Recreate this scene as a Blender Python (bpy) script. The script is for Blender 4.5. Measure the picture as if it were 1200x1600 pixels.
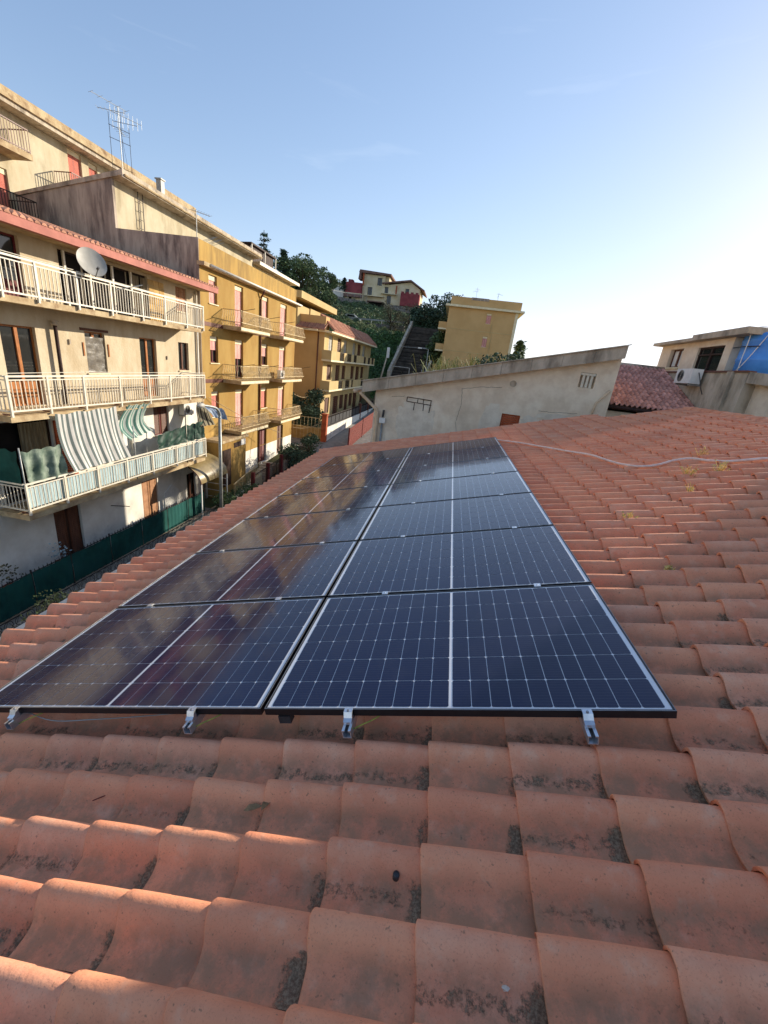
import bpy, bmesh, math, random
from mathutils import Vector, Matrix
import numpy as np

# ---------------------------------------------------------------- camera, sky, sun, exposure
scene = bpy.context.scene
for _o in list(bpy.data.objects):
    bpy.data.objects.remove(_o, do_unlink=True)
COL = scene.collection
rad = math.radians

cam_data = bpy.data.cameras.new("camera")
cam_data.sensor_fit = 'VERTICAL'
cam_data.sensor_height = 24.0
cam_data.sensor_width = 18.0
cam_data.lens = 9.5857
cam_data.clip_start = 0.03
cam_data.clip_end = 3000.0
cam = bpy.data.objects.new("camera", cam_data)
COL.objects.link(cam)
CAM_ROT = Matrix(((0.9802960, -0.1626053, 0.1121570), (0.1594855, 0.3165124, -0.9350852), (0.1165507, 0.9345477, 0.3362090)))
cam.matrix_world = CAM_ROT.to_4x4()          # the lens is the origin of the scene's coordinates
scene.camera = cam

SUN_AZ = 46.0      # degrees from +X towards +Y
SUN_EL = 20.0
world = bpy.data.worlds.new("World")
scene.world = world
world.use_nodes = True
wn = world.node_tree.nodes
wl = world.node_tree.links
for _n in list(wn):
    wn.remove(_n)
w_out = wn.new('ShaderNodeOutputWorld')
w_bg = wn.new('ShaderNodeBackground')
w_sky = wn.new('ShaderNodeTexSky')
w_sky.sky_type = 'NISHITA'
w_sky.sun_disc = False
w_sky.sun_elevation = rad(SUN_EL)
w_sky.sun_rotation = rad(90.0 - SUN_AZ)
w_sky.altitude = 300.0
w_sky.air_density = 1.0
w_sky.dust_density = 0.3
w_sky.ozone_density = 2.4
w_bg.inputs['Strength'].default_value = 0.14
wl.new(w_bg.outputs[0], w_out.inputs[0])
# thin high cloud, stretched along the horizon
w_tc = wn.new('ShaderNodeTexCoord')
w_map = wn.new('ShaderNodeMapping')
w_map.inputs['Scale'].default_value = (1.3, 1.3, 9.0)
w_no = wn.new('ShaderNodeTexNoise')
w_no.inputs['Scale'].default_value = 2.2
w_no.inputs['Detail'].default_value = 7.0
w_no.inputs['Roughness'].default_value = 0.55
w_no.inputs['Distortion'].default_value = 0.6
w_cr = wn.new('ShaderNodeValToRGB')
w_cr.color_ramp.elements[0].position = 0.62
w_cr.color_ramp.elements[1].position = 0.85
w_cr.color_ramp.elements[1].color = (0.10, 0.10, 0.10, 1)
w_mix = wn.new('ShaderNodeMixRGB')
w_mix.inputs['Color2'].default_value = (5.0, 5.1, 5.2, 1)
wl.new(w_tc.outputs['Generated'], w_map.inputs['Vector'])
wl.new(w_map.outputs[0], w_no.inputs['Vector'])
wl.new(w_no.outputs['Fac'], w_cr.inputs['Fac'])
wl.new(w_cr.outputs['Color'], w_mix.inputs['Fac'])
w_k = wn.new('ShaderNodeVectorMath'); w_k.operation = 'MULTIPLY_ADD'      # soft shoulder on the brightest air
w_k.inputs[1].default_value = (0.13, 0.13, 0.13); w_k.inputs[2].default_value = (1, 1, 1)
w_d = wn.new('ShaderNodeVectorMath'); w_d.operation = 'DIVIDE'
w_t = wn.new('ShaderNodeVectorMath'); w_t.operation = 'MULTIPLY'; w_t.inputs[1].default_value = (1.04, 0.98, 1.02)
wl.new(w_sky.outputs['Color'], w_k.inputs[0]); wl.new(w_sky.outputs['Color'], w_d.inputs[0]); wl.new(w_k.outputs[0], w_d.inputs[1])
wl.new(w_d.outputs[0], w_t.inputs[0]); wl.new(w_t.outputs[0], w_mix.inputs['Color1'])
wl.new(w_mix.outputs[0], w_bg.inputs['Color'])

sun_data = bpy.data.lights.new("sun", 'SUN')
sun_data.energy = 3.2
sun_data.angle = rad(0.53)
sun_data.color = (1.0, 0.89, 0.72)
sun = bpy.data.objects.new("sun", sun_data)
COL.objects.link(sun)
_sd = Vector((math.cos(rad(SUN_EL)) * math.cos(rad(SUN_AZ)), math.cos(rad(SUN_EL)) * math.sin(rad(SUN_AZ)), math.sin(rad(SUN_EL))))
sun.rotation_euler = _sd.to_track_quat('Z', 'Y').to_euler()
sun.location = (60, 60, 45)

vs = scene.view_settings
vs.view_transform = 'Standard'
vs.look = 'None'
vs.exposure = 1.22
vs.gamma = 1.0
vs.use_curve_mapping = False
scene.cycles.max_bounces = 6
scene.cycles.use_denoising = True

# ---------------------------------------------------------------- helpers
RNG = random.Random(7)

class MB:
    """collects shapes in scene coordinates; build() links them as one mesh object"""
    def __init__(self):
        self.v = []; self.f = []; self.uv = None; self.smooth = False
    def add(self, vs_, fs_):
        n = len(self.v)
        self.v.extend([tuple(p) for p in vs_]); self.f.extend([tuple(i + n for i in q) for q in fs_])
        return self
    def box(self, a, b):
        x0, y0, z0 = [min(p, q) for p, q in zip(a, b)]; x1, y1, z1 = [max(p, q) for p, q in zip(a, b)]
        return self.add([(x0,y0,z0),(x1,y0,z0),(x1,y1,z0),(x0,y1,z0),(x0,y0,z1),(x1,y0,z1),(x1,y1,z1),(x0,y1,z1)],
                        [(0,3,2,1),(4,5,6,7),(0,1,5,4),(1,2,6,5),(2,3,7,6),(3,0,4,7)])
    def quad(self, *p):
        return self.add(p, [tuple(range(len(p)))])
    def prism(self, poly, d):
        """polygon extruded by vector d"""
        n = len(poly); d = Vector(d)
        top = [tuple(Vector(p) + d) for p in poly]
        fs_ = [tuple(range(n))[::-1], tuple(range(n, 2 * n))]
        for i in range(n):
            j = (i + 1) % n
            fs_.append((i, j, n + j, n + i))
        return self.add(list(poly) + top, fs_)
    def tube(self, pts, r, n=6, r2=None, caps=True):
        pts = [Vector(p) for p in pts]; m = len(pts); vs_ = []; fs_ = []
        up = Vector((0, 0, 1))
        for i, p in enumerate(pts):
            d = (pts[min(i + 1, m - 1)] - pts[max(i - 1, 0)])
            if d.length < 1e-9: d = Vector((0, 0, 1))
            d.normalize()
            a = d.cross(up)
            if a.length < 0.05: a = d.cross(Vector((1, 0, 0)))
            a.normalize(); b = a.cross(d)
            rr = r if r2 is None else r + (r2 - r) * i / max(m - 1, 1)
            for k in range(n):
                t = 2 * math.pi * k / n
                vs_.append(tuple(p + a * math.cos(t) * rr + b * math.sin(t) * rr))
        for i in range(m - 1):
            for k in range(n):
                k2 = (k + 1) % n
                fs_.append((i*n+k, i*n+k2, (i+1)*n+k2, (i+1)*n+k))
        if caps:
            fs_.append(tuple(range(n))[::-1]); fs_.append(tuple((m-1)*n + k for k in range(n)))
        return self.add(vs_, fs_)
    def bar(self, a, b, w, h=None):
        """square bar between two points"""
        h = h or w
        a = Vector(a); b = Vector(b); d = (b - a).normalized()
        u = d.cross(Vector((0, 0, 1)))
        if u.length < 0.05: u = Vector((1, 0, 0))
        u.normalize(); v = u.cross(d)
        c = [a+u*w/2+v*h/2, a-u*w/2+v*h/2, a-u*w/2-v*h/2, a+u*w/2-v*h/2]
        return self.prism(c, b - a)
    def lathe(self, c, prof, n=24, axis='Z'):
        c = Vector(c); vs_ = []; fs_ = []; m = len(prof)
        for r, z in prof:
            for k in range(n):
                t = 2 * math.pi * k / n
                p = (r*math.cos(t), r*math.sin(t), z)
                if axis == 'X': p = (p[2], p[0], p[1])
                if axis == 'Y': p = (p[0], p[2], p[1])
                vs_.append(tuple(c + Vector(p)))
        for i in range(m - 1):
            for k in range(n):
                k2 = (k + 1) % n
                fs_.append((i*n+k, i*n+k2, (i+1)*n+k2, (i+1)*n+k))
        return self.add(vs_, fs_)
    def build(self, name, mat, parent=None, smooth=False):
        a = np.array(self.v, dtype=float)
        lo, hi = a.min(0), a.max(0)
        o0 = np.array([(lo[0]+hi[0])/2, (lo[1]+hi[1])/2, lo[2]])
        me = bpy.data.meshes.new(name)
        me.from_pydata([tuple(p) for p in (a - o0)], [], self.f)
        if smooth:
            me.polygons.foreach_set('use_smooth', [True] * len(me.polygons))
        if self.uv is not None:
            l = me.uv_layers.new(name='UVMap')
            l.data.foreach_set('uv', np.array(self.uv, dtype=np.float32).ravel())
        me.materials.append(mat)
        o = bpy.data.objects.new(name, me)
        COL.objects.link(o)
        pl = Vector((0, 0, 0))
        if parent is not None:
            o.parent = parent
            pl = wloc(parent)
        o.location = Vector(o0) - pl
        return o

def wloc(o):
    p = Vector((0, 0, 0))
    while o is not None:
        p = p + o.location; o = o.parent
    return p

def tag(o, label, cat, group=None, kind=None):
    o['label'] = label
    if kind: o['kind'] = kind
    else: o['category'] = cat
    if group: o['group'] = group
    return o

def thing(name, loc, label, cat, group=None):
    o = bpy.data.objects.new(name, None)
    COL.objects.link(o)
    o.empty_display_size = 0.2
    o.location = loc
    return tag(o, label, cat, group)

def struct(o):
    o['kind'] = 'structure'; return o

def stuff(o):
    o['kind'] = 'stuff'; return o

# ---------------------------------------------------------------- materials
MATS = {}
def srgb(r, g, b):
    f_ = lambda c: (c/255/12.92) if c/255 <= 0.04045 else ((c/255+0.055)/1.055)**2.4
    return (f_(r), f_(g), f_(b))

def mat(name, c1, c2=None, scale=3.0, rough=0.8, spec=0.3, bump=0.0, bscale=40.0, metal=0.0,
        stretch=None, c3=None, s3=0.6, t3=(0.52, 0.7), island=0.0, coat=0.0, detail=6.0, sub=None, t2=(0.38, 0.62)):
    if name in MATS: return MATS[name]
    m = bpy.data.materials.new(name); m.use_nodes = True
    nt = m.node_tree; N = nt.nodes; L = nt.links
    bs = N['Principled BSDF']
    bs.inputs['Roughness'].default_value = rough
    bs.inputs['Specular IOR Level'].default_value = spec
    bs.inputs['Metallic'].default_value = metal
    bs.inputs['Coat Weight'].default_value = coat
    geo = N.new('ShaderNodeNewGeometry')
    src = geo.outputs['Position']
    if stretch:
        mp = N.new('ShaderNodeMapping'); mp.inputs['Scale'].default_value = stretch
        L.new(src, mp.inputs['Vector']); vec = mp.outputs[0]
    else:
        vec = src
    c2 = c2 or tuple(min(1, c*0.78) for c in c1)
    no = N.new('ShaderNodeTexNoise'); no.inputs['Scale'].default_value = scale; no.inputs['Detail'].default_value = detail
    no.inputs['Roughness'].default_value = 0.62
    L.new(vec, no.inputs['Vector'])
    rp = N.new('ShaderNodeValToRGB')
    rp.color_ramp.elements[0].position = t2[0]; rp.color_ramp.elements[1].position = t2[1]
    rp.color_ramp.elements[0].color = (*c1, 1); rp.color_ramp.elements[1].color = (*c2, 1)
    L.new(no.outputs['Fac'], rp.inputs['Fac'])
    col = rp.outputs['Color']
    if c3:
        n3 = N.new('ShaderNodeTexNoise'); n3.inputs['Scale'].default_value = s3; n3.inputs['Detail'].default_value = 8.0
        n3.inputs['Roughness'].default_value = 0.6
        L.new(vec, n3.inputs['Vector'])
        r3 = N.new('ShaderNodeValToRGB'); r3.color_ramp.elements[0].position = t3[0]; r3.color_ramp.elements[1].position = t3[1]
        L.new(n3.outputs['Fac'], r3.inputs['Fac'])
        mx = N.new('ShaderNodeMixRGB'); mx.inputs['Color2'].default_value = (*c3, 1)
        L.new(r3.outputs['Color'], mx.inputs['Fac']); L.new(col, mx.inputs['Color1'])
        col = mx.outputs[0]
    if island:
        oi = N.new('ShaderNodeObjectInfo')
        ad = N.new('ShaderNodeMath'); ad.operation = 'ADD'
        L.new(geo.outputs['Random Per Island'], ad.inputs[0]); L.new(oi.outputs['Random'], ad.inputs[1])
        fr = N.new('ShaderNodeMath'); fr.operation = 'FRACT'; L.new(ad.outputs[0], fr.inputs[0])
        mr = N.new('ShaderNodeMapRange'); mr.inputs['To Min'].default_value = 1 - island; mr.inputs['To Max'].default_value = 1 + island
        L.new(fr.outputs[0], mr.inputs['Value'])
        vm = N.new('ShaderNodeVectorMath'); vm.operation = 'SCALE'
        L.new(col, vm.inputs[0]); L.new(mr.outputs[0], vm.inputs['Scale'])
        col = vm.outputs[0]
    L.new(col, bs.inputs['Base Color'])
    if bump:
        bn = N.new('ShaderNodeTexNoise'); bn.inputs['Scale'].default_value = bscale; bn.inputs['Detail'].default_value = 5.0
        L.new(src, bn.inputs['Vector'])
        bp = N.new('ShaderNodeBump'); bp.inputs['Strength'].default_value = bump; bp.inputs['Distance'].default_value = 0.02
        L.new(bn.outputs['Fac'], bp.inputs['Height']); L.new(bp.outputs[0], bs.inputs['Normal'])
    MATS[name] = m
    return m

M_cream = mat('cream_stucco', srgb(199,186,160), srgb(186,169,140), 1.6, 0.9, 0.15, 0.5, 14, c3=srgb(164,143,112), s3=0.9, t3=(0.54,0.8), stretch=(1.2,1.2,0.5))
M_white_stucco = mat('white_stucco', srgb(232,228,218), srgb(216,210,198), 1.3, 0.9, 0.15, 0.25, 20, c3=srgb(160,156,150), s3=0.8, t3=(0.55,0.82))
M_ochre = mat('ochre_stucco', srgb(171,140,82), srgb(158,126,71), 1.0, 0.9, 0.15, 0.3, 26, c3=srgb(158,119,61), s3=0.5, t3=(0.5,0.85), stretch=(1,1,0.45))
M_ochre_old = mat('weathered_ochre', srgb(188,154,90), srgb(165,133,79), 1.4, 0.9, 0.1, 0.3, 26, c3=srgb(132,109,73), s3=1.6, t3=(0.46,0.75), stretch=(1.4,1.4,0.3))
M_tan = mat('tan_stucco', srgb(206,170,118), srgb(196,160,108), 0.5, 0.9, 0.1, 0.15, 30)
M_pale_yellow = mat('pale_yellow_stucco', srgb(198,175,127), srgb(188,163,116), 0.6, 0.9, 0.1, 0.15, 30)
M_upper_cream = mat('old_cream_stucco', srgb(199,188,162), srgb(182,169,141), 0.9, 0.9, 0.1, 0.3, 18, c3=srgb(150,137,111), s3=1.1, t3=(0.5,0.78), stretch=(1.2,1.2,0.5))
M_dark_wall = mat('stained_render', srgb(186,172,156), srgb(150,136,124), 1.5, 0.95, 0.1, 0.4, 12, c3=srgb(92,82,78), s3=1.9, t3=(0.5,0.72), stretch=(1.5,1.5,0.28))
M_gable = mat('rough_grey_render', srgb(238,222,198), srgb(222,202,176), 2.2, 0.95, 0.1, 0.6, 18, c3=srgb(192,172,148), s3=0.7, t3=(0.5,0.8))
M_patch = mat('bare_mortar_patch', srgb(230,218,198), srgb(212,198,178), 3.0, 0.95, 0.1, 0.7, 14)
M_concrete = mat('old_concrete', srgb(198,184,164), srgb(172,158,138), 2.4, 0.95, 0.1, 0.5, 20, c3=srgb(112,102,90), s3=1.7, t3=(0.5,0.72), stretch=(1.2,1.2,0.5))
M_slab = mat('balcony_concrete', srgb(192,173,138), srgb(164,140,108), 2.6, 0.9, 0.1, 0.4, 20, c3=srgb(130,102,78), s3=2.0, t3=(0.54,0.72))
M_whitepaint = mat('white_painted_metal', srgb(227,219,202), srgb(213,204,184), 4.0, 0.45, 0.4)
M_white = mat('white_plastic', srgb(232,230,224), srgb(216,214,208), 3.0, 0.5, 0.4)
M_pinkfascia = mat('pink_painted_gutter', srgb(182,114,99), srgb(162,98,85), 1.6, 0.7, 0.3)
M_redtile = mat('red_clay_tile', srgb(190,140,116), srgb(166,118,96), 4.0, 0.9, 0.2, 0.2, 30, island=0.22)
M_purpletile = mat('purple_red_tile', srgb(214,160,142), srgb(184,130,114), 4.0, 0.85, 0.25, 0.2, 30, island=0.25)
M_wood = mat('honey_wood', srgb(176,112,56), srgb(142,84,40), 6.0, 0.55, 0.3, stretch=(4,4,0.6))
M_brownwood = mat('brown_wood', srgb(104,64,44), srgb(78,46,32), 5.0, 0.6, 0.3, stretch=(4,4,0.6))
M_darkwood = mat('dark_brown_wood', srgb(66,44,34), srgb(48,32,26), 5.0, 0.65, 0.25)
M_lightshutter = mat('faded_brown_shutter', srgb(170,126,92), srgb(146,104,74), 4.0, 0.7, 0.2)
M_darkred = mat('oxblood_paint', srgb(104,34,34), srgb(84,26,28), 4.0, 0.6, 0.3)
M_pinkroller = mat('pink_roller_shutter', srgb(226,170,160), srgb(210,150,140), 2.0, 0.6, 0.3)
M_salmon = mat('salmon_shutter', srgb(206,122,104), srgb(190,108,92), 2.0, 0.6, 0.3)
M_iron = mat('dark_wrought_iron', srgb(58,50,46), srgb(44,38,36), 6.0, 0.6, 0.4, metal=0.3)
M_brass_iron = mat('sunfaded_iron_railing', srgb(211,192,152), srgb(180,156,114), 5.0, 0.6, 0.3)
M_brownpipe = mat('brown_downpipe', srgb(112,64,46), srgb(92,50,38), 4.0, 0.5, 0.4)
M_darkpipe = mat('rusty_dark_pipe', srgb(62,42,36), srgb(46,32,28), 6.0, 0.7, 0.3)
M_cream_pipe = mat('cream_plastic_pipe', srgb(222,196,164), srgb(206,178,146), 3.0, 0.5, 0.4)
M_greypole = mat('galvanised_pole', srgb(168,170,168), srgb(140,142,140), 5.0, 0.5, 0.4, metal=0.4)
M_alu = mat('mill_aluminium', srgb(222,224,228), srgb(200,204,210), 20.0, 0.32, 0.5, metal=0.85)
M_black = mat('black_anodised_frame', (0.012,0.012,0.014), (0.008,0.008,0.01), 20.0, 0.35, 0.5)
M_silver = mat('silver_bolt_and_glint', srgb(150,152,156), srgb(130,132,136), 20.0, 0.3, 0.5, metal=0.6)  # bolt metal, also the reflected highlight painted along the black frame lips
M_dish = mat('grey_dish_paint', srgb(176,172,162), srgb(160,156,146), 3.0, 0.5, 0.4)
M_darkgrey = mat('dark_grey_plastic', srgb(62,62,64), srgb(46,46,48), 6.0, 0.5, 0.4)
M_greennet = mat('dark_green_shade_net', srgb(30,78,72), srgb(22,60,56), 2.0, 0.85, 0.15, 0.3, 60, c3=srgb(40,90,86), s3=0.5)
M_greentarp = mat('pale_green_tarpaulin', srgb(134,146,132), srgb(84,102,90), 3.0, 0.6, 0.3)
M_darkgreentarp = mat('bottle_green_tarpaulin', srgb(36,70,58), srgb(24,50,42), 3.0, 0.6, 0.3)
M_bluetarp = mat('blue_grey_tarpaulin', srgb(104,122,148), srgb(150,160,172), 2.5, 0.6, 0.3)
M_sheet = mat('pale_blue_reed_sheet', srgb(176,194,198), srgb(140,164,172), 8.0, 0.8, 0.2, stretch=(1,6,0.4))
M_curtain = mat('beige_curtain', srgb(150,136,110), srgb(104,92,74), 5.0, 0.9, 0.1, stretch=(1,5,0.2))
M_void = mat('dark_interior', (0.012,0.010,0.009), (0.02,0.016,0.014), 2.0, 0.9, 0.1)
M_glass = mat('window_glass', (0.016,0.019,0.02), (0.024,0.026,0.026), 0.8, 0.06, 0.6)
M_glass_pale = mat('pale_sky_reflection_glass', (0.75,0.76,0.74), (0.60,0.62,0.60), 1.6, 0.12, 0.6)  # reflected sky and white curtains put into the pale base colour
M_plastic_film = mat('grey_plastic_film', srgb(120,114,104), srgb(92,86,78), 5.0, 0.35, 0.5, 0.8, 7)
M_bluetank = mat('blue_polyethylene', srgb(88,156,234), srgb(72,140,220), 2.0, 0.4, 0.4)
M_canopy = mat('smoked_polycarbonate', srgb(150,134,96), srgb(124,108,74), 1.5, 0.3, 0.5)
M_stone = mat('rubble_stone', srgb(150,144,136), srgb(112,106,100), 3.0, 0.95, 0.1, 0.8, 3, c3=srgb(80,76,72), s3=2.5, t3=(0.5,0.66))
M_yellowstone = mat('tufa_block', srgb(196,164,108), srgb(176,142,90), 3.0, 0.95, 0.1, 0.5, 12, island=0.15)
M_redhouse = mat('raspberry_render', srgb(150,78,80), srgb(130,64,68), 0.8, 0.9, 0.1)
M_hcream = mat('pale_cream_render', srgb(222,210,180), srgb(206,190,150), 0.5, 0.9, 0.1)
M_hroof = mat('brown_roof_edge', srgb(140,112,100), srgb(116,92,84), 0.8, 0.9, 0.1)
M_redpaint = mat('red_painted_steel', srgb(122,48,40), srgb(100,38,32), 3.0, 0.6, 0.3)
M_terracotta_paint = mat('brick_red_pillar', srgb(176,92,60), srgb(150,76,50), 2.0, 0.85, 0.2)
M_asphalt = mat('old_asphalt', (0.26,0.245,0.22), (0.19,0.18,0.165), 3.0, 0.95, 0.1, 0.4, 60, c3=(0.32,0.30,0.27), s3=0.6)
M_paving = mat('dusty_paving', srgb(156,148,134), srgb(130,122,110), 2.0, 0.95, 0.1, 0.4, 30, c3=srgb(96,90,82), s3=1.1)
M_kerb = mat('grey_kerb_concrete', srgb(150,148,142), srgb(122,120,114), 4.0, 0.95, 0.1, 0.4, 30)
M_earth = mat('hill_soil', (0.10,0.085,0.05), (0.055,0.07,0.025), 0.35, 0.98, 0.05, 0.6, 2, c3=(0.20,0.17,0.09), s3=0.12, t3=(0.5,0.7))
M_step = mat('dark_step_concrete', srgb(80,74,68), srgb(58,54,50), 1.2, 0.95, 0.1, island=0.4)
M_bark = mat('bark', (0.09,0.065,0.045), (0.05,0.038,0.028), 5.0, 0.95, 0.05)
M_leaf_dark = mat('dark_needles', (0.065,0.10,0.055), (0.038,0.066,0.036), 0.6, 0.7, 0.25, island=0.55)
M_leaf_mid = mat('evergreen_leaves', (0.11,0.155,0.06), (0.07,0.105,0.04), 0.5, 0.65, 0.3, island=0.55)
M_leaf_ivy = mat('ivy_leaves', (0.085,0.16,0.045), (0.05,0.10,0.03), 0.4, 0.6, 0.3, island=0.5)
M_leaf_pale = mat('pale_reed_leaves', (0.30,0.30,0.13), (0.16,0.20,0.06), 1.2, 0.7, 0.25, island=0.45)
M_leaf_dry = mat('dry_yellow_weed', (0.78,0.60,0.22), (0.60,0.44,0.14), 9.0, 0.8, 0.2, island=0.4)
M_leaf_grey = mat('grey_brush', (0.13,0.115,0.07), (0.085,0.08,0.04), 1.0, 0.9, 0.1, island=0.4)
M_deadleaf = mat('dead_leaf', srgb(150,124,92), srgb(118,96,68), 30.0, 0.8, 0.2)
M_conduit = mat('pinkish_conduit', srgb(226,206,194), srgb(212,186,172), 14.0, 0.5, 0.35)
M_earthwire = mat('yellow_green_wire', srgb(176,172,70), srgb(120,140,60), 30.0, 0.5, 0.4)
M_mortar = mat('pale_mortar_edge', srgb(222,208,188), srgb(196,180,160), 8.0, 0.95, 0.1, 0.5, 40)
M_deck = mat('roof_deck_mortar', srgb(112,84,68), srgb(84,64,54), 4.0, 0.98, 0.05)
M_ownwall = mat('own_house_render', srgb(200,190,172), srgb(184,172,152), 1.5, 0.95, 0.1, 0.3, 20)
M_ghost = mat('pale_cornice_paint', srgb(236,224,190), srgb(222,206,168), 2.0, 0.8, 0.2)

def tile_material(name, tones, grime=1.0):
    m = bpy.data.materials.new(name); m.use_nodes = True
    nt = m.node_tree; N = nt.nodes; L = nt.links
    bs = N['Principled BSDF']; bs.inputs['Roughness'].default_value = 0.82; bs.inputs['Specular IOR Level'].default_value = 0.22
    geo = N.new('ShaderNodeNewGeometry'); oi = N.new('ShaderNodeObjectInfo'); uv = N.new('ShaderNodeUVMap'); uv.uv_map = 'UVMap'
    def math_(op, a, b=None, clamp=False):
        n = N.new('ShaderNodeMath'); n.operation = op; n.use_clamp = clamp
        for i, q in enumerate((a, b)):
            if q is None: continue
            if isinstance(q, (int, float)): n.inputs[i].default_value = q
            else: L.new(q, n.inputs[i])
        return n.outputs[0]
    def smooth(v, a, b):
        n = N.new('ShaderNodeMapRange'); n.interpolation_type = 'SMOOTHSTEP'
        n.inputs['From Min'].default_value = a; n.inputs['From Max'].default_value = b
        L.new(v, n.inputs['Value']); return n.outputs[0]
    def noise(scale, detail=6, rough=0.6, vec=None):
        n = N.new('ShaderNodeTexNoise'); n.inputs['Scale'].default_value = scale; n.inputs['Detail'].default_value = detail
        n.inputs['Roughness'].default_value = rough; L.new(vec or geo.outputs['Position'], n.inputs['Vector']); return n.outputs['Fac']
    rnd = math_('FRACT', math_('ADD', geo.outputs['Random Per Island'], oi.outputs['Random']))
    ramp = N.new('ShaderNodeValToRGB'); cr = ramp.color_ramp
    cr.elements[0].position = 0.0; cr.elements[0].color = (*tones[0], 1)
    cr.elements[1].position = 1.0; cr.elements[1].color = (*tones[-1], 1)
    for i, t in enumerate(tones[1:-1]):
        e = cr.elements.new((i + 1) / (len(tones) - 1)); e.color = (*t, 1)
    mixr = math_('ADD', math_('MULTIPLY', rnd, 0.6), math_('MULTIPLY', noise(7, 5), 0.42))
    L.new(mixr, ramp.inputs['Fac'])
    col = ramp.outputs['Color']
    def mix(fac, c2, prev):
        n = N.new('ShaderNodeMixRGB'); L.new(fac, n.inputs['Fac']); L.new(prev, n.inputs['Color1']); n.inputs['Color2'].default_value = (*c2, 1); return n.outputs[0]
    # fine firing speckle and chalky bloom
    sp = noise(160, 3, 0.7)
    col = mix(math_('MULTIPLY', smooth(sp, 0.52, 0.75), 0.42), srgb(150, 92, 68), col)
    col = mix(math_('MULTIPLY', smooth(noise(70, 2, 0.5), 0.66, 0.74), 0.55), srgb(112, 92, 74), col)
    bloom = math_('MULTIPLY', smooth(noise(11, 7, 0.65), 0.50, 0.78), 0.5)
    col = mix(bloom, srgb(222, 184, 156), col)
    sx = N.new('ShaderNodeSeparateXYZ'); L.new(uv.outputs['UV'], sx.inputs[0])
    u, v = sx.outputs['X'], sx.outputs['Y']
    # dust lying in the pan, lichen crust towards the joint with the tile above: blotches of their own shape
    pan = math_('SUBTRACT', 1.0, smooth(v, 0.40, 0.66))
    dust = math_('MULTIPLY', math_('MULTIPLY', pan, smooth(noise(9, 8, 0.7), 0.36, 0.62)), 0.7 * grime)
    col = mix(dust, srgb(158, 128, 100), col)
    edge_noise = noise(34, 9, 0.8)
    joint = math_('MULTIPLY', smooth(u, 0.50, 0.80), math_('SUBTRACT', 1.0, smooth(v, 0.40, 0.72)))
    rowband = math_('MULTIPLY', math_('MULTIPLY', smooth(v, 0.06, 0.28), math_('SUBTRACT', 1.0, smooth(v, 0.36, 0.60))), 0.62)
    r2_ = math_('FRACT', math_('MULTIPLY', rnd, 7.31)); amt = math_('MAXIMUM', math_('MULTIPLY', joint, math_('ADD', 0.2, math_('MULTIPLY', r2_, 0.85))), math_('MULTIPLY', rowband, smooth(rnd, 0.2, 0.9)))
    lich = smooth(math_('ADD', math_('MULTIPLY', amt, 0.42), math_('MULTIPLY', edge_noise, 0.78)), 0.62, 0.72)
    lich = math_('MULTIPLY', lich, 0.88 * grime)
    ln = N.new('ShaderNodeValToRGB'); ln.color_ramp.elements[0].color = (*srgb(92, 80, 64), 1); ln.color_ramp.elements[1].color = (*srgb(150, 136, 110), 1)
    ln.color_ramp.elements[0].position = 0.4; ln.color_ramp.elements[1].position = 0.62
    L.new(noise(120, 4, 0.7), ln.inputs['Fac'])
    n = N.new('ShaderNodeMixRGB'); L.new(lich, n.inputs['Fac']); L.new(col, n.inputs['Color1']); L.new(ln.outputs['Color'], n.inputs['Color2']); col = n.outputs[0]
    L.new(col, bs.inputs['Base Color'])
    bp = N.new('ShaderNodeBump'); bp.inputs['Strength'].default_value = 0.55; bp.inputs['Distance'].default_value = 0.006
    L.new(math_('ADD', math_('MULTIPLY', noise(55, 6, 0.65), 0.8), math_('MULTIPLY', lich, 0.9)), bp.inputs['Height'])
    L.new(bp.outputs[0], bs.inputs['Normal'])
    return m

M_tile = tile_material('terracotta_tile', [srgb(202, 126, 94), srgb(232, 158, 120), srgb(218, 140, 106), srgb(240, 184, 150)])

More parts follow.
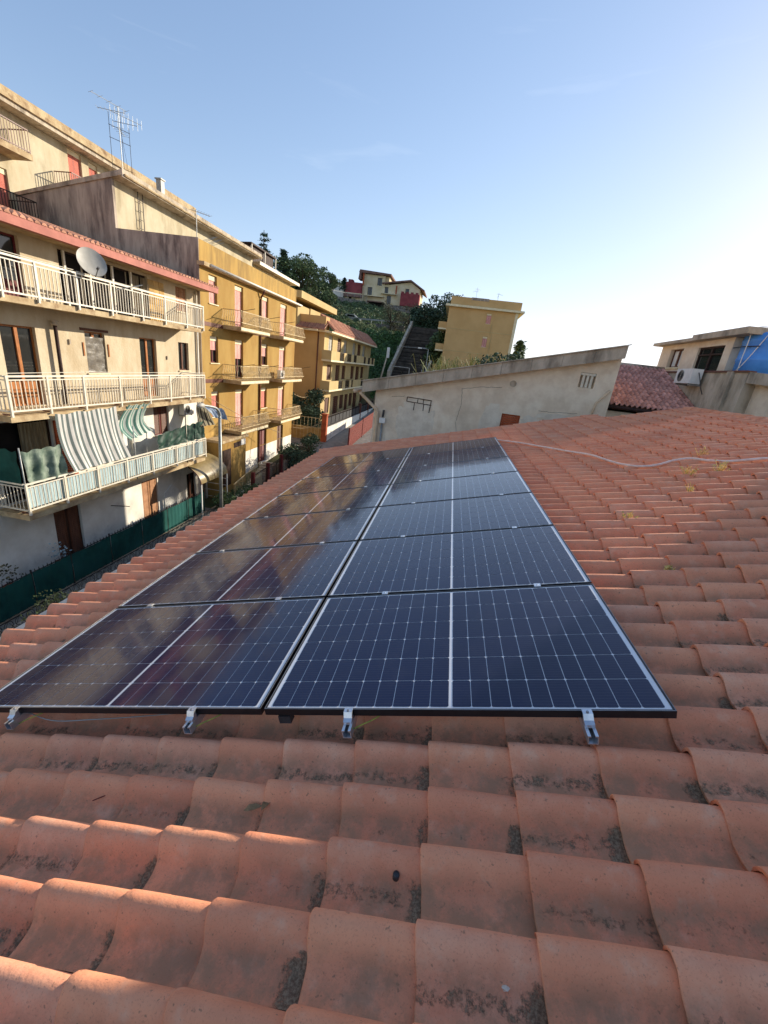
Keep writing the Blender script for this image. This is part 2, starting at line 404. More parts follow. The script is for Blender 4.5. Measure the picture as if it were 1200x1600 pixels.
def cell_material():
    m = bpy.data.materials.new('solar_cell'); m.use_nodes = True
    N = m.node_tree.nodes; L = m.node_tree.links; bs = N['Principled BSDF']
    bs.inputs['Roughness'].default_value = 0.5; bs.inputs['Specular IOR Level'].default_value = 0.05
    bs.inputs['Coat Weight'].default_value = 1.0; bs.inputs['Coat Roughness'].default_value = 0.05; bs.inputs['Coat IOR'].default_value = 1.45
    uv = N.new('ShaderNodeUVMap'); uv.uv_map = 'UVMap'
    sx = N.new('ShaderNodeSeparateXYZ'); L.new(uv.outputs['UV'], sx.inputs[0])
    mu = N.new('ShaderNodeMath'); mu.operation = 'MULTIPLY'; mu.inputs[1].default_value = 10.0; L.new(sx.outputs['Y'], mu.inputs[0])
    fr = N.new('ShaderNodeMath'); fr.operation = 'FRACT'; L.new(mu.outputs[0], fr.inputs[0])
    lt = N.new('ShaderNodeMath'); lt.operation = 'LESS_THAN'; lt.inputs[1].default_value = 0.10; L.new(fr.outputs[0], lt.inputs[0])
    oi = N.new('ShaderNodeObjectInfo'); geo = N.new('ShaderNodeNewGeometry')
    no = N.new('ShaderNodeTexNoise'); no.inputs['Scale'].default_value = 1.1; no.inputs['Detail'].default_value = 3; L.new(geo.outputs['Position'], no.inputs['Vector'])
    rp = N.new('ShaderNodeValToRGB'); rp.color_ramp.elements[0].color = (0.002, 0.005, 0.028, 1); rp.color_ramp.elements[1].color = (0.004, 0.009, 0.055, 1)
    L.new(no.outputs['Fac'], rp.inputs['Fac'])
    mx = N.new('ShaderNodeMixRGB'); L.new(lt.outputs[0], mx.inputs['Fac']); L.new(rp.outputs[0], mx.inputs['Color1']); mx.inputs['Color2'].default_value = (0.035, 0.04, 0.07, 1)
    # thin film of dust in smears
    n2 = N.new('ShaderNodeTexNoise'); n2.inputs['Scale'].default_value = 5.0; n2.inputs['Detail'].default_value = 9; n2.inputs['Roughness'].default_value = 0.7
    L.new(geo.outputs['Position'], n2.inputs['Vector'])
    r2 = N.new('ShaderNodeValToRGB'); r2.color_ramp.elements[0].position = 0.52; r2.color_ramp.elements[1].position = 0.85; r2.color_ramp.elements[1].color = (0.05, 0.05, 0.05, 1)
    L.new(n2.outputs['Fac'], r2.inputs['Fac'])
    m2 = N.new('ShaderNodeMixRGB'); L.new(r2.outputs[0], m2.inputs['Fac']); L.new(mx.outputs[0], m2.inputs['Color1']); m2.inputs['Color2'].default_value = (0.30, 0.27, 0.22, 1)
    L.new(m2.outputs[0], bs.inputs['Base Color'])
    bn = N.new('ShaderNodeTexNoise'); bn.inputs['Scale'].default_value = 2.6; bn.inputs['Detail'].default_value = 2; L.new(geo.outputs['Position'], bn.inputs['Vector'])
    bp = N.new('ShaderNodeBump'); bp.inputs['Strength'].default_value = 0.12; bp.inputs['Distance'].default_value = 0.01
    L.new(bn.outputs['Fac'], bp.inputs['Height']); L.new(bp.outputs[0], bs.inputs['Coat Normal'])
    cr_ = N.new('ShaderNodeMapRange'); cr_.inputs['To Min'].default_value = 0.03; cr_.inputs['To Max'].default_value = 0.14
    L.new(n2.outputs['Fac'], cr_.inputs['Value']); L.new(cr_.outputs[0], bs.inputs['Coat Roughness'])
    return m
M_cell = cell_material()
M_backsheet = mat('white_backsheet', (0.74,0.74,0.75), (0.68,0.68,0.70), 4.0, 0.5, 0.2, coat=1.0)
M_backsheet.node_tree.nodes['Principled BSDF'].inputs['Coat IOR'].default_value = 1.45

def stripe_material(name, ca, cb, n, duty=0.5):
    m = bpy.data.materials.new(name); m.use_nodes = True
    N = m.node_tree.nodes; L = m.node_tree.links; bs = N['Principled BSDF']
    bs.inputs['Roughness'].default_value = 0.85; bs.inputs['Specular IOR Level'].default_value = 0.15
    uv = N.new('ShaderNodeUVMap'); uv.uv_map = 'UVMap'
    sx = N.new('ShaderNodeSeparateXYZ'); L.new(uv.outputs['UV'], sx.inputs[0])
    mu = N.new('ShaderNodeMath'); mu.operation = 'MULTIPLY'; mu.inputs[1].default_value = n; L.new(sx.outputs['X'], mu.inputs[0])
    fr = N.new('ShaderNodeMath'); fr.operation = 'FRACT'; L.new(mu.outputs[0], fr.inputs[0])
    lt = N.new('ShaderNodeMath'); lt.operation = 'LESS_THAN'; lt.inputs[1].default_value = duty; L.new(fr.outputs[0], lt.inputs[0])
    geo = N.new('ShaderNodeNewGeometry')
    no = N.new('ShaderNodeTexNoise'); no.inputs['Scale'].default_value = 3.0; L.new(geo.outputs['Position'], no.inputs['Vector'])
    mx = N.new('ShaderNodeMixRGB'); L.new(lt.outputs[0], mx.inputs['Fac']); mx.inputs['Color1'].default_value = (*ca, 1); mx.inputs['Color2'].default_value = (*cb, 1)
    m2 = N.new('ShaderNodeMixRGB'); m2.blend_type = 'MULTIPLY'; m2.inputs['Fac'].default_value = 0.35
    L.new(mx.outputs[0], m2.inputs['Color1']); L.new(no.outputs['Fac'], m2.inputs['Color2'])
    L.new(m2.outputs[0], bs.inputs['Base Color'])
    tr = N.new('ShaderNodeBsdfTranslucent'); L.new(m2.outputs[0], tr.inputs['Color'])
    ms = N.new('ShaderNodeMixShader'); ms.inputs[0].default_value = 0.25
    L.new(bs.outputs[0], ms.inputs[1]); L.new(tr.outputs[0], ms.inputs[2])
    L.new(ms.outputs[0], N['Material Output'].inputs['Surface'])
    return m
M_stripe = stripe_material('grey_green_and_white_stripe', srgb(244,242,236), srgb(128,140,138), 13, 0.46)
M_stripe2 = stripe_material('sea_green_and_white_stripe', srgb(226,236,228), srgb(110,158,146), 9, 0.5)
M_stripe3 = stripe_material('brown_grey_stripe', srgb(176,168,142), srgb(74,66,58), 7, 0.5)

# ---------------------------------------------------------------- ground, street, pavements
def interp(x, xs, ys): return float(np.interp(x, xs, ys))
def sstep(a, b, x):
    t = min(1, max(0, (x - a) / (b - a))); return t * t * (3 - 2 * t)
def zg(x, y):
    s = interp(y, [-400, 20, 30, 37, 55, 62, 900], [-8.7, -8.7, -8.05, -7.45, -6.7, -6.2, -6.2])
    hill = interp(y, [-400, 62, 66, 80, 98, 127, 170, 300, 900], [0, 0, 3.0, 10.8, 13.2, 20.6, 14, 0, 0])
    w = 1 - sstep(-3, 16, x)
    z = s + hill * w
    if y > 62: z -= (1 - w) * interp(y, [62, 120, 400, 1500], [0, 4, 30, 60])
    if x < -14: z += min(4.5, (-14 - x) * 0.13) * sstep(34, 70, y) * (1 - sstep(110, 160, y))
    return z
def sheet(name, xs, ys, dz, m, zf=zg):
    mb = MB(); nx = len(xs)
    for y in ys:
        for x in xs: mb.v.append((x, y, zf(x, y) + dz))
    for j in range(len(ys) - 1):
        for i in range(nx - 1):
            a = j * nx + i; mb.f.append((a, a + 1, a + nx + 1, a + nx))
    return struct(mb.build(name, m, None, True))
gx = [-900,-500,-300,-200,-150,-120] + list(range(-100,-16,4)) + list(range(-16,22,2)) + list(range(24,100,6)) + [120,160,220,320,500,900]
gy = [-400,-200,-100,-50,-20,0,10,20,26,30,34,37,42,48,55,59] + list(range(61,140,3)) + [145,160,180,220,280,360,500,700,1000,1500]
sheet('ground', gx, gy, -0.03, M_earth)
sheet('street', [-11.0,-9.5,-8.0,-6.5,-5.0,-3.4], [-30,-10,0,10,20,25,30,34,37,42,48,55,60], 0.0, M_asphalt)
sheet('pavement', [-13.3,-12.5,-11.5], [-30,-10,0,10,20], 0.03, M_paving)
sheet('garden_path', [-30,-22,-18,-13.3,-11.0], [34.7,36,38,40,42], 0.02, M_paving)
sheet('yard', [-8.2,-5.0,-2.4], [11.2,14,20,26,30,34,36], 0.004, M_paving)
kb = MB()
for y0, y1 in ((-10, 2), (2, 8), (8, 14), (14, 20)):
    kb.box((-11.55, y0 + 0.006, -9.2), (-11.15, y1 - 0.006, -8.47))
struct(kb.build('kerb', M_kerb))

# ---------------------------------------------------------------- own house: tiled roof
PH = rad(15.3)
P0 = Vector((-0.6333, 1.4188, -1.5957))
Sx = Vector((math.cos(PH), 0, math.sin(PH))); Ty = Vector((0, 1, 0)); Nz = Vector((-math.sin(PH), 0, math.cos(PH)))
def RP(s, t, h): return P0 + Sx * s + Ty * t + Nz * h

house = thing('tiled_house', (0.8, 5, -8.7), 'house under the terracotta tiled roof in the foreground carrying the solar panels', 'house')
T0, T1 = -2.6, 9.78
T2 = 8.97      # right of s = 4.1 the far edge steps back
S_E, S_R = -2.92, 6.02
PITCH_S, PITCH_T = 0.325, 0.2046
H_PAN = -0.196
mb = MB()
mb.box((-2.95, P0.y + T0 + 0.3, -8.8), (3.38, P0.y + T1 - 0.12, -2.9)); mb.box((3.382, P0.y + T0 + 0.3, -8.8), (7.7, P0.y + T2 - 0.12, -2.9))
mb.prism([(-2.95, P0.y+T0+0.3, -2.898), (3.38, P0.y+T0+0.3, -2.898), (3.38, P0.y+T0+0.3, -0.86), (-2.95, P0.y+T0+0.3, -2.59)], (0, T1-T0-0.42, 0)); mb.prism([(3.382, P0.y+T0+0.3, -2.898), (7.7, P0.y+T0+0.3, -2.898), (7.7, P0.y+T0+0.3, -1.2), (5.1, P0.y+T0+0.3, -0.40), (3.382, P0.y+T0+0.3, -0.87)], (0, T2-T0-0.42, 0))
mb.build('wall', M_ownwall, house)
# deck of the roof: local axes s (up the slope), t (along the street), h
def slab_mesh(name, s0, s1, t0, t1, h0, h1):
    m = MB(); m.box((s0, t0, h0), (4.15, t1, h1)); m.box((4.152, t0, h0), (s1, T2 - 0.02, h1)); me = bpy.data.meshes.new(name); me.from_pydata(m.v, [], m.f); return me
roof = bpy.data.objects.new('roof', slab_mesh('roof', S_E + 0.02, S_R, T0, T1 - 0.02, -0.30, H_PAN - 0.012))
roof.data.materials.append(M_deck); COL.objects.link(roof)
roof.parent = house; roof.location = P0 - house.location; roof.rotation_euler = (0, -PH, 0)

PROF = [(0.0,0.008),(0.07,0.001),(0.18,-0.003),(0.30,-0.002),(0.40,0.003),(0.47,0.014),(0.54,0.033),(0.61,0.053),(0.69,0.069),(0.77,0.076),(0.86,0.072),(0.94,0.055),(1.0,0.031),(1.02,0.013)]
LT = 0.405
def tile_geo(var):
    r = random.Random(100 + var)
    k = 1 + (r.random() - 0.5) * 0.06
    vs_, fs_, uv = [], [], []
    us = [0.0, 0.012, 0.12, 0.5, 1.0]
    n = len(PROF)
    for u in us:
        lift = 0.032 * (1 - u) + 0.004 * math.sin(math.pi * u)
        rnd_edge = -0.004 if u == 0 else 0.0
        sw = 1 - 0.025 * u
        for v, h in PROF:
            vs_.append((u * LT + (r.random()-0.5)*0.003*(u == 0), (v * sw) * PITCH_T * 1.01, h * k + lift + rnd_edge * 0.6))
    for i in range(len(us) - 1):
        for j in range(n - 1):
            a = i * n + j
            fs_.append((a, a + n, a + n + 1, a + 1))
            uv += [(us[i], PROF[j][0]), (us[i+1], PROF[j][0]), (us[i+1], PROF[j+1][0]), (us[i], PROF[j+1][0])]
    # lip at the lower end
    b = len(vs_)
    for v, h in PROF:
        vs_.append((0.004, v * PITCH_T * 1.01, h * k + 0.032 - 0.021))
    for j in range(n - 1):
        fs_.append((j, j + 1, b + j + 1, b + j))
        uv += [(0.0, PROF[j][0]), (0.0, PROF[j+1][0]), (0.0, PROF[j+1][0]), (0.0, PROF[j][0])]
    # far side edge
    c = len(vs_)
    for u in us:
        vs_.append((u * LT, (1.02 - 0.02 * u) * PITCH_T * 1.01, 0.014 * k + 0.032 * (1 - u) - 0.012))
    for i in range(len(us) - 1):
        a = i * n + n - 1
        fs_.append((a, a + n, c + i + 1, c + i)); uv += [(us[i], 1.0), (us[i+1], 1.0), (us[i+1], 1.0), (us[i], 1.0)]
    return vs_, fs_, uv
TG = [tile_geo(i) for i in range(6)]
TM = []
for i, (v_, f_, u_) in enumerate(TG):
    me = bpy.data.meshes.new('roof_tile'); me.from_pydata(v_, [], f_)
    l = me.uv_layers.new(name='UVMap'); l.data.foreach_set('uv', np.array(u_, dtype=np.float32).ravel())
    me.polygons.foreach_set('use_smooth', [True] * (4 * (len(PROF) - 1)) + [False] * (len(f_) - 4 * (len(PROF) - 1)))
    me.materials.append(M_tile); TM.append(me)
camI = CAM_ROT.transposed()
def to_px(p):
    c = camI @ Vector(p)
    if c.z > -0.05: return None
    return (600 + 639.05 * c.x / -c.z, 800 - 639.05 * c.y / -c.z, -c.z)
slots = []
k0 = -int((S_R - 0.79) / PITCH_S + 0.5); 
for k in range(k0, 12):
    s = 0.79 - PITCH_S * k
    if s > S_R - 0.12 or s < S_E - 0.05: continue
    nrow = int((T1 - T0) / PITCH_T)
    for j in range(nrow):
        t = T1 - (j + 1) * PITCH_T
        if s > 4.13 and t + PITCH_T > 8.99: continue
        if -1.55 < s < 1.25 and 0.75 < t < 6.6: continue     # never seen: under the panels
        P = RP(s + 0.16, t + 0.1, -0.12); q = to_px(P)
        inside = q is not None and -60 < q[0] < 1260 and -60 < q[1] < 1680
        hid = -1.75 < s < 1.45 and 0.22 < t < 7.2
        slots.append((0 if (inside and not hid) else 1, P.length, s, t))
slots.sort()
N_IND = 300
st_v, st_f, st_uv = [], [], []
for i, (o_, d_, s, t) in enumerate(slots):
    var = RNG.randrange(6)
    jx, jy, jz = RNG.uniform(-0.006, 0.006), RNG.uniform(-0.003, 0.003), RNG.uniform(-0.002, 0.004)
    rz, ry = RNG.gauss(0, rad(0.6)), RNG.gauss(0, rad(0.5))
    if i < N_IND:
        o = bpy.data.objects.new('roof_tile', TM[var]); COL.objects.link(o); o.parent = roof
        o.location = (s + jx, t + jy, H_PAN + jz); o.rotation_euler = (0, ry, rz)
    else:
        n = len(st_v); cz, sz = math.cos(rz), math.sin(rz)
        for (x, y, z) in TG[var][0]:
            st_v.append((s + jx + x*cz - y*sz, t + jy + x*sz + y*cz, H_PAN + jz + z - x * math.sin(ry)))
        st_f.extend([tuple(q + n for q in f_) for f_ in TG[var][1]]); st_uv.extend(TG[var][2])
me = bpy.data.meshes.new('roof_tile_field'); me.from_pydata(st_v, [], st_f)
l = me.uv_layers.new(name='UVMap'); l.data.foreach_set('uv', np.array(st_uv, dtype=np.float32).ravel())
me.polygons.foreach_set('use_smooth', ([True] * (4 * (len(PROF) - 1)) + [False] * (len(TG[0][1]) - 4 * (len(PROF) - 1))) * (len(slots) - N_IND))
me.materials.append(M_tile)
o = bpy.data.objects.new('roof_tile_field', me); COL.objects.link(o); o.parent = roof; stuff(o)

# ridge caps: half-round tiles along the ridge, and the far slope behind it
RIDGE = RP(S_R + 0.02, 0, -0.145)
fs = MB()
fs.prism([(RIDGE.x, P0.y+T0, RIDGE.z-0.05), (8.0, P0.y+T0, RIDGE.z-0.80), (8.0, P0.y+T0, RIDGE.z-0.90), (RIDGE.x, P0.y+T0, RIDGE.z-0.16)], (0, T2-T0, 0))
fs.build('rear_slope', M_redtile, house)
capm = MB(); ns = 9; ln = 0.40
for e, (y, r_) in enumerate(((0.0, 0.118), (ln, 0.102))):
    for k in range(ns):
        a = math.pi * k / (ns - 1)
        capm.v.append((math.cos(a) * r_, y, math.sin(a) * r_ * 0.8))
for e, (y, r_) in enumerate(((0.0, 0.102), (ln, 0.088))):
    for k in range(ns):
        a = math.pi * k / (ns - 1)
        capm.v.append((math.cos(a) * r_, y, math.sin(a) * r_ * 0.8))
capuv = []
for k in range(ns - 1):
    capm.f.append((k, k + 1, ns + k + 1, ns + k)); capuv += [(0.3, 0.8)] * 4
    capm.f.append((k, 2*ns + k, 2*ns + k + 1, k + 1)); capuv += [(0.3, 0.8)] * 4
me = bpy.data.meshes.new('ridge_cap'); me.from_pydata(capm.v, [], capm.f); me.materials.append(M_tile)
l = me.uv_layers.new(name='UVMap'); l.data.foreach_set('uv', np.array(capuv, dtype=np.float32).ravel())
me.polygons.foreach_set('use_smooth', [True] * len(me.polygons))
y = P0.y + T2 - ln
while y > P0.y + T0:
    o = bpy.data.objects.new('ridge_cap', me); COL.objects.link(o); o.parent = house
    o.location = Vector((RIDGE.x, y, RIDGE.z - 0.02)) - house.location
    o.rotation_euler = (rad(RNG.uniform(-1.2, 0.2)), 0, rad(RNG.uniform(-1.5, 1.5)))
    y -= 0.345
# eave edge: pale mortar strip and gutter
mb = MB()
for a, b in ((T0, 1.3), (1.3, 4.6), (4.6, 7.4), (7.4, T1)):
    p = [RP(S_E - 0.03, a, H_PAN + 0.012), RP(S_E + 0.12, a, H_PAN + 0.006), RP(S_E + 0.12, a, H_PAN - 0.14), RP(S_E - 0.03, a, H_PAN - 0.14)]
    mb.prism(p, Ty * (b - a - 0.004))
mb.build('eave_mortar', M_mortar, house)
mb = MB(); prof = []
for k in range(9):
    a = math.pi * k / 8
    prof.append((math.cos(a) * 0.07, -math.sin(a) * 0.07))
g0 = RP(S_E - 0.11, 0, H_PAN - 0.11)
pl_ = [(g0.x + c, P0.y + T0, g0.z + d) for c, d in prof] + [(g0.x + c * 0.93, P0.y + T0, g0.z + d * 0.93) for c, d in prof[::-1]]
mb.prism(pl_, (0, T1 - T0, 0)); mb.build('gutter', M_mortar, house)
# verge: small half-round tiles ending the far rows
vm = MB()
for k in range(7):
    a = math.pi * k / 6
    vm.v += [(0.0, math.cos(a) * 0.055, math.sin(a) * 0.05), (0.37, math.cos(a) * 0.048, math.sin(a) * 0.044)]
for k in range(6): vm.f.append((2*k, 2*k+1, 2*k+3, 2*k+2))
vm.f.append(tuple(2*k for k in range(7)))
mev = bpy.data.meshes.new('verge_tile'); mev.from_pydata(vm.v, [], vm.f); mev.materials.append(M_tile)
l = mev.uv_layers.new(name='UVMap'); l.data.foreach_set('uv', np.array([(0.3, 0.8)] * sum(len(f_) for f_ in vm.f), dtype=np.float32).ravel())
mev.polygons.foreach_set('use_smooth', [True] * 6 + [False])
s = S_E
while s < S_R - 0.2:
    o = bpy.data.objects.new('verge_tile', mev); COL.objects.link(o); o.parent = roof
    o.location = (s, (T1 if s < 4.1 else T2) + 0.03, H_PAN + 0.045); o.rotation_euler = (0, rad(3.0), rad(RNG.uniform(-1, 1)))
    s += PITCH_S

# ---------------------------------------------------------------- solar panels and rails
PW, PHT, GAP = 1.755, 1.038, 0.02
ORD = ['nearest', 'second', 'third', 'fourth', 'fifth', 'sixth', 'farthest']
def uvmesh(name, vs_, fs_, uv, m):
    me = bpy.data.meshes.new(name); me.from_pydata(vs_, [], fs_)
    l = me.uv_layers.new(name='UVMap'); l.data.foreach_set('uv', np.array(uv, dtype=np.float32).ravel())
    me.materials.append(m); return me
fm = MB()
for a, b in (((0,0,-0.035),(PW,0.009,0.0)), ((0,PHT-0.009,-0.035),(PW,PHT,0.0)), ((0,0.0092,-0.035),(0.009,PHT-0.0092,0.0)), ((PW-0.009,0.0092,-0.035),(PW,PHT-0.0092,0.0))):
    fm.box(a, b)
me_frame = bpy.data.meshes.new('frame'); me_frame.from_pydata(fm.v, [], fm.f); me_frame.materials.append(M_black)
em = MB()  # silver strips draw the highlight on the lip of the black frame
for a, b in (((0.0008,0.0008,0.0),(PW-0.0008,0.0035,0.0012)), ((0.0008,PHT-0.002,0.0),(PW-0.0008,PHT-0.0008,0.0012)), ((0.0008,0.0055,0.0),(0.003,PHT-0.0055,0.0012)), ((PW-0.003,0.0055,0.0),(PW-0.0008,PHT-0.0055,0.0012))):
    em.box(a, b)
me_edge = bpy.data.meshes.new('frame_highlight'); me_edge.from_pydata(em.v, [], em.f); me_edge.materials.append(M_silver)
bm_ = MB(); bm_.box((0.0095, 0.0095, -0.008), (PW - 0.0095, PHT - 0.0095, -0.0030))
me_back = bpy.data.meshes.new('backsheet'); me_back.from_pydata(bm_.v, [], bm_.f); me_back.materials.append(M_backsheet)
CX = (PW - 0.060 - 0.014) / 20; CY = (PHT - 0.038) / 6
cw, chh, cc = CX - 0.0032, CY - 0.0032, 0.005
cpoly = [(cc,0),(cw-cc,0),(cw,cc),(cw,chh-cc),(cw-cc,chh),(cc,chh),(0,chh-cc),(0,cc)]
cuv = [(x / cw, y / chh) for x, y in cpoly]
me_cell = uvmesh('cell', [(x, y, 0) for x, y in cpoly], [tuple(range(8))], cuv, M_cell)
cell_pos = []
for j in range(6):
    for i in range(20):
        cell_pos.append((0.030 + i * CX + (0.014 if i >= 10 else 0) + 0.0011, 0.019 + j * CY + 0.0011))
gv, gf, gu = [], [], []
for x0, y0 in cell_pos:
    n = len(gv); gv += [(x0 + x, y0 + y, -0.0018) for x, y in cpoly]; gf.append(tuple(range(n, n + 8))); gu += cuv
me_grid = uvmesh('cell_grid', gv, gf, gu, M_cell)
def child(name, me, parent, loc=(0, 0, 0)):
    o = bpy.data.objects.new(name, me); COL.objects.link(o); o.parent = parent; o.location = loc; return o
for r in range(7):
    for c in range(2):
        s0 = (GAP / 2) if c == 1 else (-GAP / 2 - PW)
        t0 = GAP / 2 + r * (PHT + GAP)
        where = 'right' if c == 1 else 'left'
        lab = f'solar panel in the {where} column, {ORD[r]} row' + (' at the bottom edge of the array' if r == 0 else ' by the far roof edge' if r == 6 else ' from the bottom edge of the array')
        p = thing('solar_panel', RP(s0, t0, 0), lab, 'solar panel', 'solar panels on the roof')
        p.rotation_euler = (0, -PH, 0)
        child('frame', me_frame, p); child('frame_highlight', me_edge, p); child('backsheet', me_back, p)
        if r < 3:
            for x0, y0 in cell_pos: child('cell', me_cell, p, (x0, y0, -0.0018))
        else:
            stuff(child('cell_grid', me_grid, p))
tend = 7 * (PHT + GAP) + 0.02
for i, (s, lb) in enumerate(((-1.455, 'aluminium mounting rail end under the left corner of the array'), (-0.37, 'aluminium mounting rail left of the gap between the panel columns'),
                             (0.43, 'aluminium mounting rail right of the gap between the panel columns'), (1.435, 'aluminium mounting rail end under the right corner of the array'))):
    rl = thing('mounting_rail', RP(s, 0, -0.09), lb, 'rail', 'rails under the solar panels'); rl.rotation_euler = (0, -PH, 0)
    m = MB()
    w = 0.020
    y0 = -0.062 - 0.006 * i
    outer = [(-w, 0.012), (w, 0.012), (w, 0.052), (0.008, 0.052), (0.008, 0.046), (w-0.004, 0.046), (w-0.004, 0.016), (-w+0.004, 0.016), (-w+0.004, 0.046), (-0.008, 0.046), (-0.008, 0.052), (-w, 0.052)]
    m.prism([(x, y0, z) for x, z in outer], (0, tend - y0, 0))
    me = bpy.data.meshes.new('profile'); me.from_pydata(m.v, [], m.f); me.materials.append(M_alu); child('profile', me, rl)
    m = MB(); m.prism([(-0.019, -0.040, 0.0525), (-0.019, -0.005, 0.0525), (-0.019, -0.001, 0.092), (-0.019, 0.012, 0.0925), (-0.019, 0.012, 0.096), (-0.019, -0.012, 0.096), (-0.019, -0.024, 0.074), (-0.019, -0.040, 0.066)], (0.038, 0, 0))
    me = bpy.data.meshes.new('end_clamp'); me.from_pydata(m.v, [], m.f); me.materials.append(M_alu); ec = child('end_clamp', me, rl)
    m = MB(); m.lathe((0, -0.004, 0.096), [(0.0001, 0.005), (0.005, 0.005), (0.006, 0.0), (0.0001, 0.0)], 10)
    me = bpy.data.meshes.new('bolt'); me.from_pydata(m.v, [], m.f); me.materials.append(M_silver); child('bolt', me, ec)
    for r in range(1, 7):
        m = MB(); tc = r * (PHT + GAP)
        m.box((-0.02, tc - 0.019, 0.0925), (0.02, tc + 0.019, 0.0965)); m.box((-0.02, tc - 0.007, 0.06), (0.02, tc + 0.007, 0.0923))
        m.lathe((0, tc, 0.0965), [(0.0001, 0.004), (0.005, 0.004), (0.005, 0.0), (0.0001, 0.0)], 8)
        me = bpy.data.meshes.new('mid_clamp'); me.from_pydata(m.v, [], m.f); me.materials.append(M_alu); child('mid_clamp', me, rl)
    for r in range(0, 8):
        m = MB(); tc = 0.14 + r * 1.0
        m.box((-0.015, tc, -0.03), (0.015, tc + 0.03, 0.0115)); m.box((-0.03, tc - 0.01, -0.034), (0.03, tc + 0.04, -0.03))
        me = bpy.data.meshes.new('roof_hook'); me.from_pydata(m.v, [], m.f); me.materials.append(M_alu); child('roof_hook', me, rl)

# cables hanging under the front edge, earth wires by the clamps
def rpath(pts): return [RP(*p) for p in pts]
def curve_pts(pts, n=6):
    pts = [Vector(p) for p in pts]; out = []
    for i in range(len(pts) - 1):
        p0 = pts[max(i - 1, 0)]; p1 = pts[i]; p2 = pts[i + 1]; p3 = pts[min(i + 2, len(pts) - 1)]
        for k in range(n):
            t = k / n
            out.append(0.5 * ((2*p1) + (p2-p0)*t + (2*p0-5*p1+4*p2-p3)*t*t + (3*p1-p0-3*p2+p3)*t*t*t))
    out.append(pts[-1]); return out
for s, lb in ((-1.41, 'yellow green earth wire curling by the far left rail end'), (-0.33, 'yellow green earth wire beside the second rail end'), (0.47, 'yellow green earth wire beside the third rail end')):
    mb = MB(); mb.tube(curve_pts(rpath([(s - 0.02, -0.03, -0.07), (s + 0.02, -0.02, -0.055), (s + 0.07, 0.0, -0.045), (s + 0.12, 0.05, -0.045), (s + 0.15, 0.12, -0.05)])), 0.0028, 6)
    tag(mb.build('earth_wire', M_earthwire, None, True), lb, 'wire', 'earth wires of the solar array')
mb = MB(); mb.tube(curve_pts(rpath([(-1.5, 0.05, -0.05), (-1.25, 0.0, -0.075), (-1.0, 0.02, -0.085), (-0.7, 0.03, -0.07), (-0.42, 0.04, -0.05)])), 0.003, 6)
tag(mb.build('panel_cable', M_greypole, None, True), 'thin grey cable sagging under the front edge of the left panels', 'cable')
mb = MB(); mb.box((-0.03, -0.02, -0.02), (0.03, 0.02, 0.02))
bx = mb.build('junction_box', M_darkgrey); bx.location = RP(0.1, 0.03, -0.085); bx.rotation_euler = (0, -PH, 0)
tag(bx, 'small box under the panels at the gap between the two columns', 'junction box')
# long conduit lying over the tiles towards the ridge
hz = -0.088
hp = [(1.70,7.80),(1.84,7.50),(2.16,6.85),(2.47,6.17),(2.72,5.60),(2.92,5.10),(3.00,4.70),(3.06,4.42),(3.18,4.20),(3.33,4.14),(3.47,4.15),(3.66,4.24),(3.87,4.28),(3.98,4.12),(4.12,3.98),(4.30,3.92),(4.50,3.90),(4.8,3.7),(5.2,3.6)]
pts = curve_pts([RP(a, b, hz + 0.006 * math.sin(a * 9)) for a, b in hp], 14)
mb = MB(); n = 8
for i, p in enumerate(pts): pass
mb.tube(pts, 0.0155, 8)
# corrugation rings
for i in range(0, len(mb.v), 16):
    pass
tag(mb.build('conduit', M_conduit, None, True), 'pinkish corrugated conduit snaking over the tiles from the panels to the ridge', 'conduit')
# weeds rooted in the joints
def weed(s, t, n, hgt, lb, m=M_leaf_dry):
    r = random.Random(int(s * 1000 + t * 77)); mb = MB(); b = RP(s, t, -0.15)
    for i in range(n):
        a = r.uniform(0, 6.28); L_ = hgt * r.uniform(0.5, 1.1); tilt = r.uniform(0.1, 0.8)
        d = Vector((math.cos(a) * math.sin(tilt), math.sin(a) * math.sin(tilt), math.cos(tilt)))
        p = b + Vector((r.uniform(-.03,.03), r.uniform(-.03,.03), 0)); e = p + d * L_
        mb.bar(p, e, 0.004)
        for q in range(r.randint(3, 5)):
            c = p.lerp(e, r.uniform(0.35, 1.0)); w = r.uniform(0.010, 0.022)
            u = Vector((r.gauss(0,1), r.gauss(0,1), r.gauss(0,1))).normalized(); v = u.orthogonal().normalized()
            mb.quad(c - u*w, c + v*w*0.5, c + u*w, c - v*w*0.5)
    tag(mb.build('weed', m), lb, 'weed', 'weeds growing between the roof tiles')
weed(3.52, 3.62, 20, 0.16, 'yellow weed growing just below the conduit, left of two')
weed(3.85, 3.66, 22, 0.17, 'yellow weed growing just below the conduit, right of two')
weed(4.10, 4.50, 10, 0.15, 'thin pale weed standing just above the conduit')
weed(3.28, 3.06, 14, 0.12, 'small pale weed between the tiles below the pair by the conduit')
weed(2.46, 2.42, 14, 0.11, 'small yellow weed in the tiles beside the panels')
weed(2.36, 1.42, 8, 0.08, 'tiny yellow sprig at a tile joint near the panel corner')
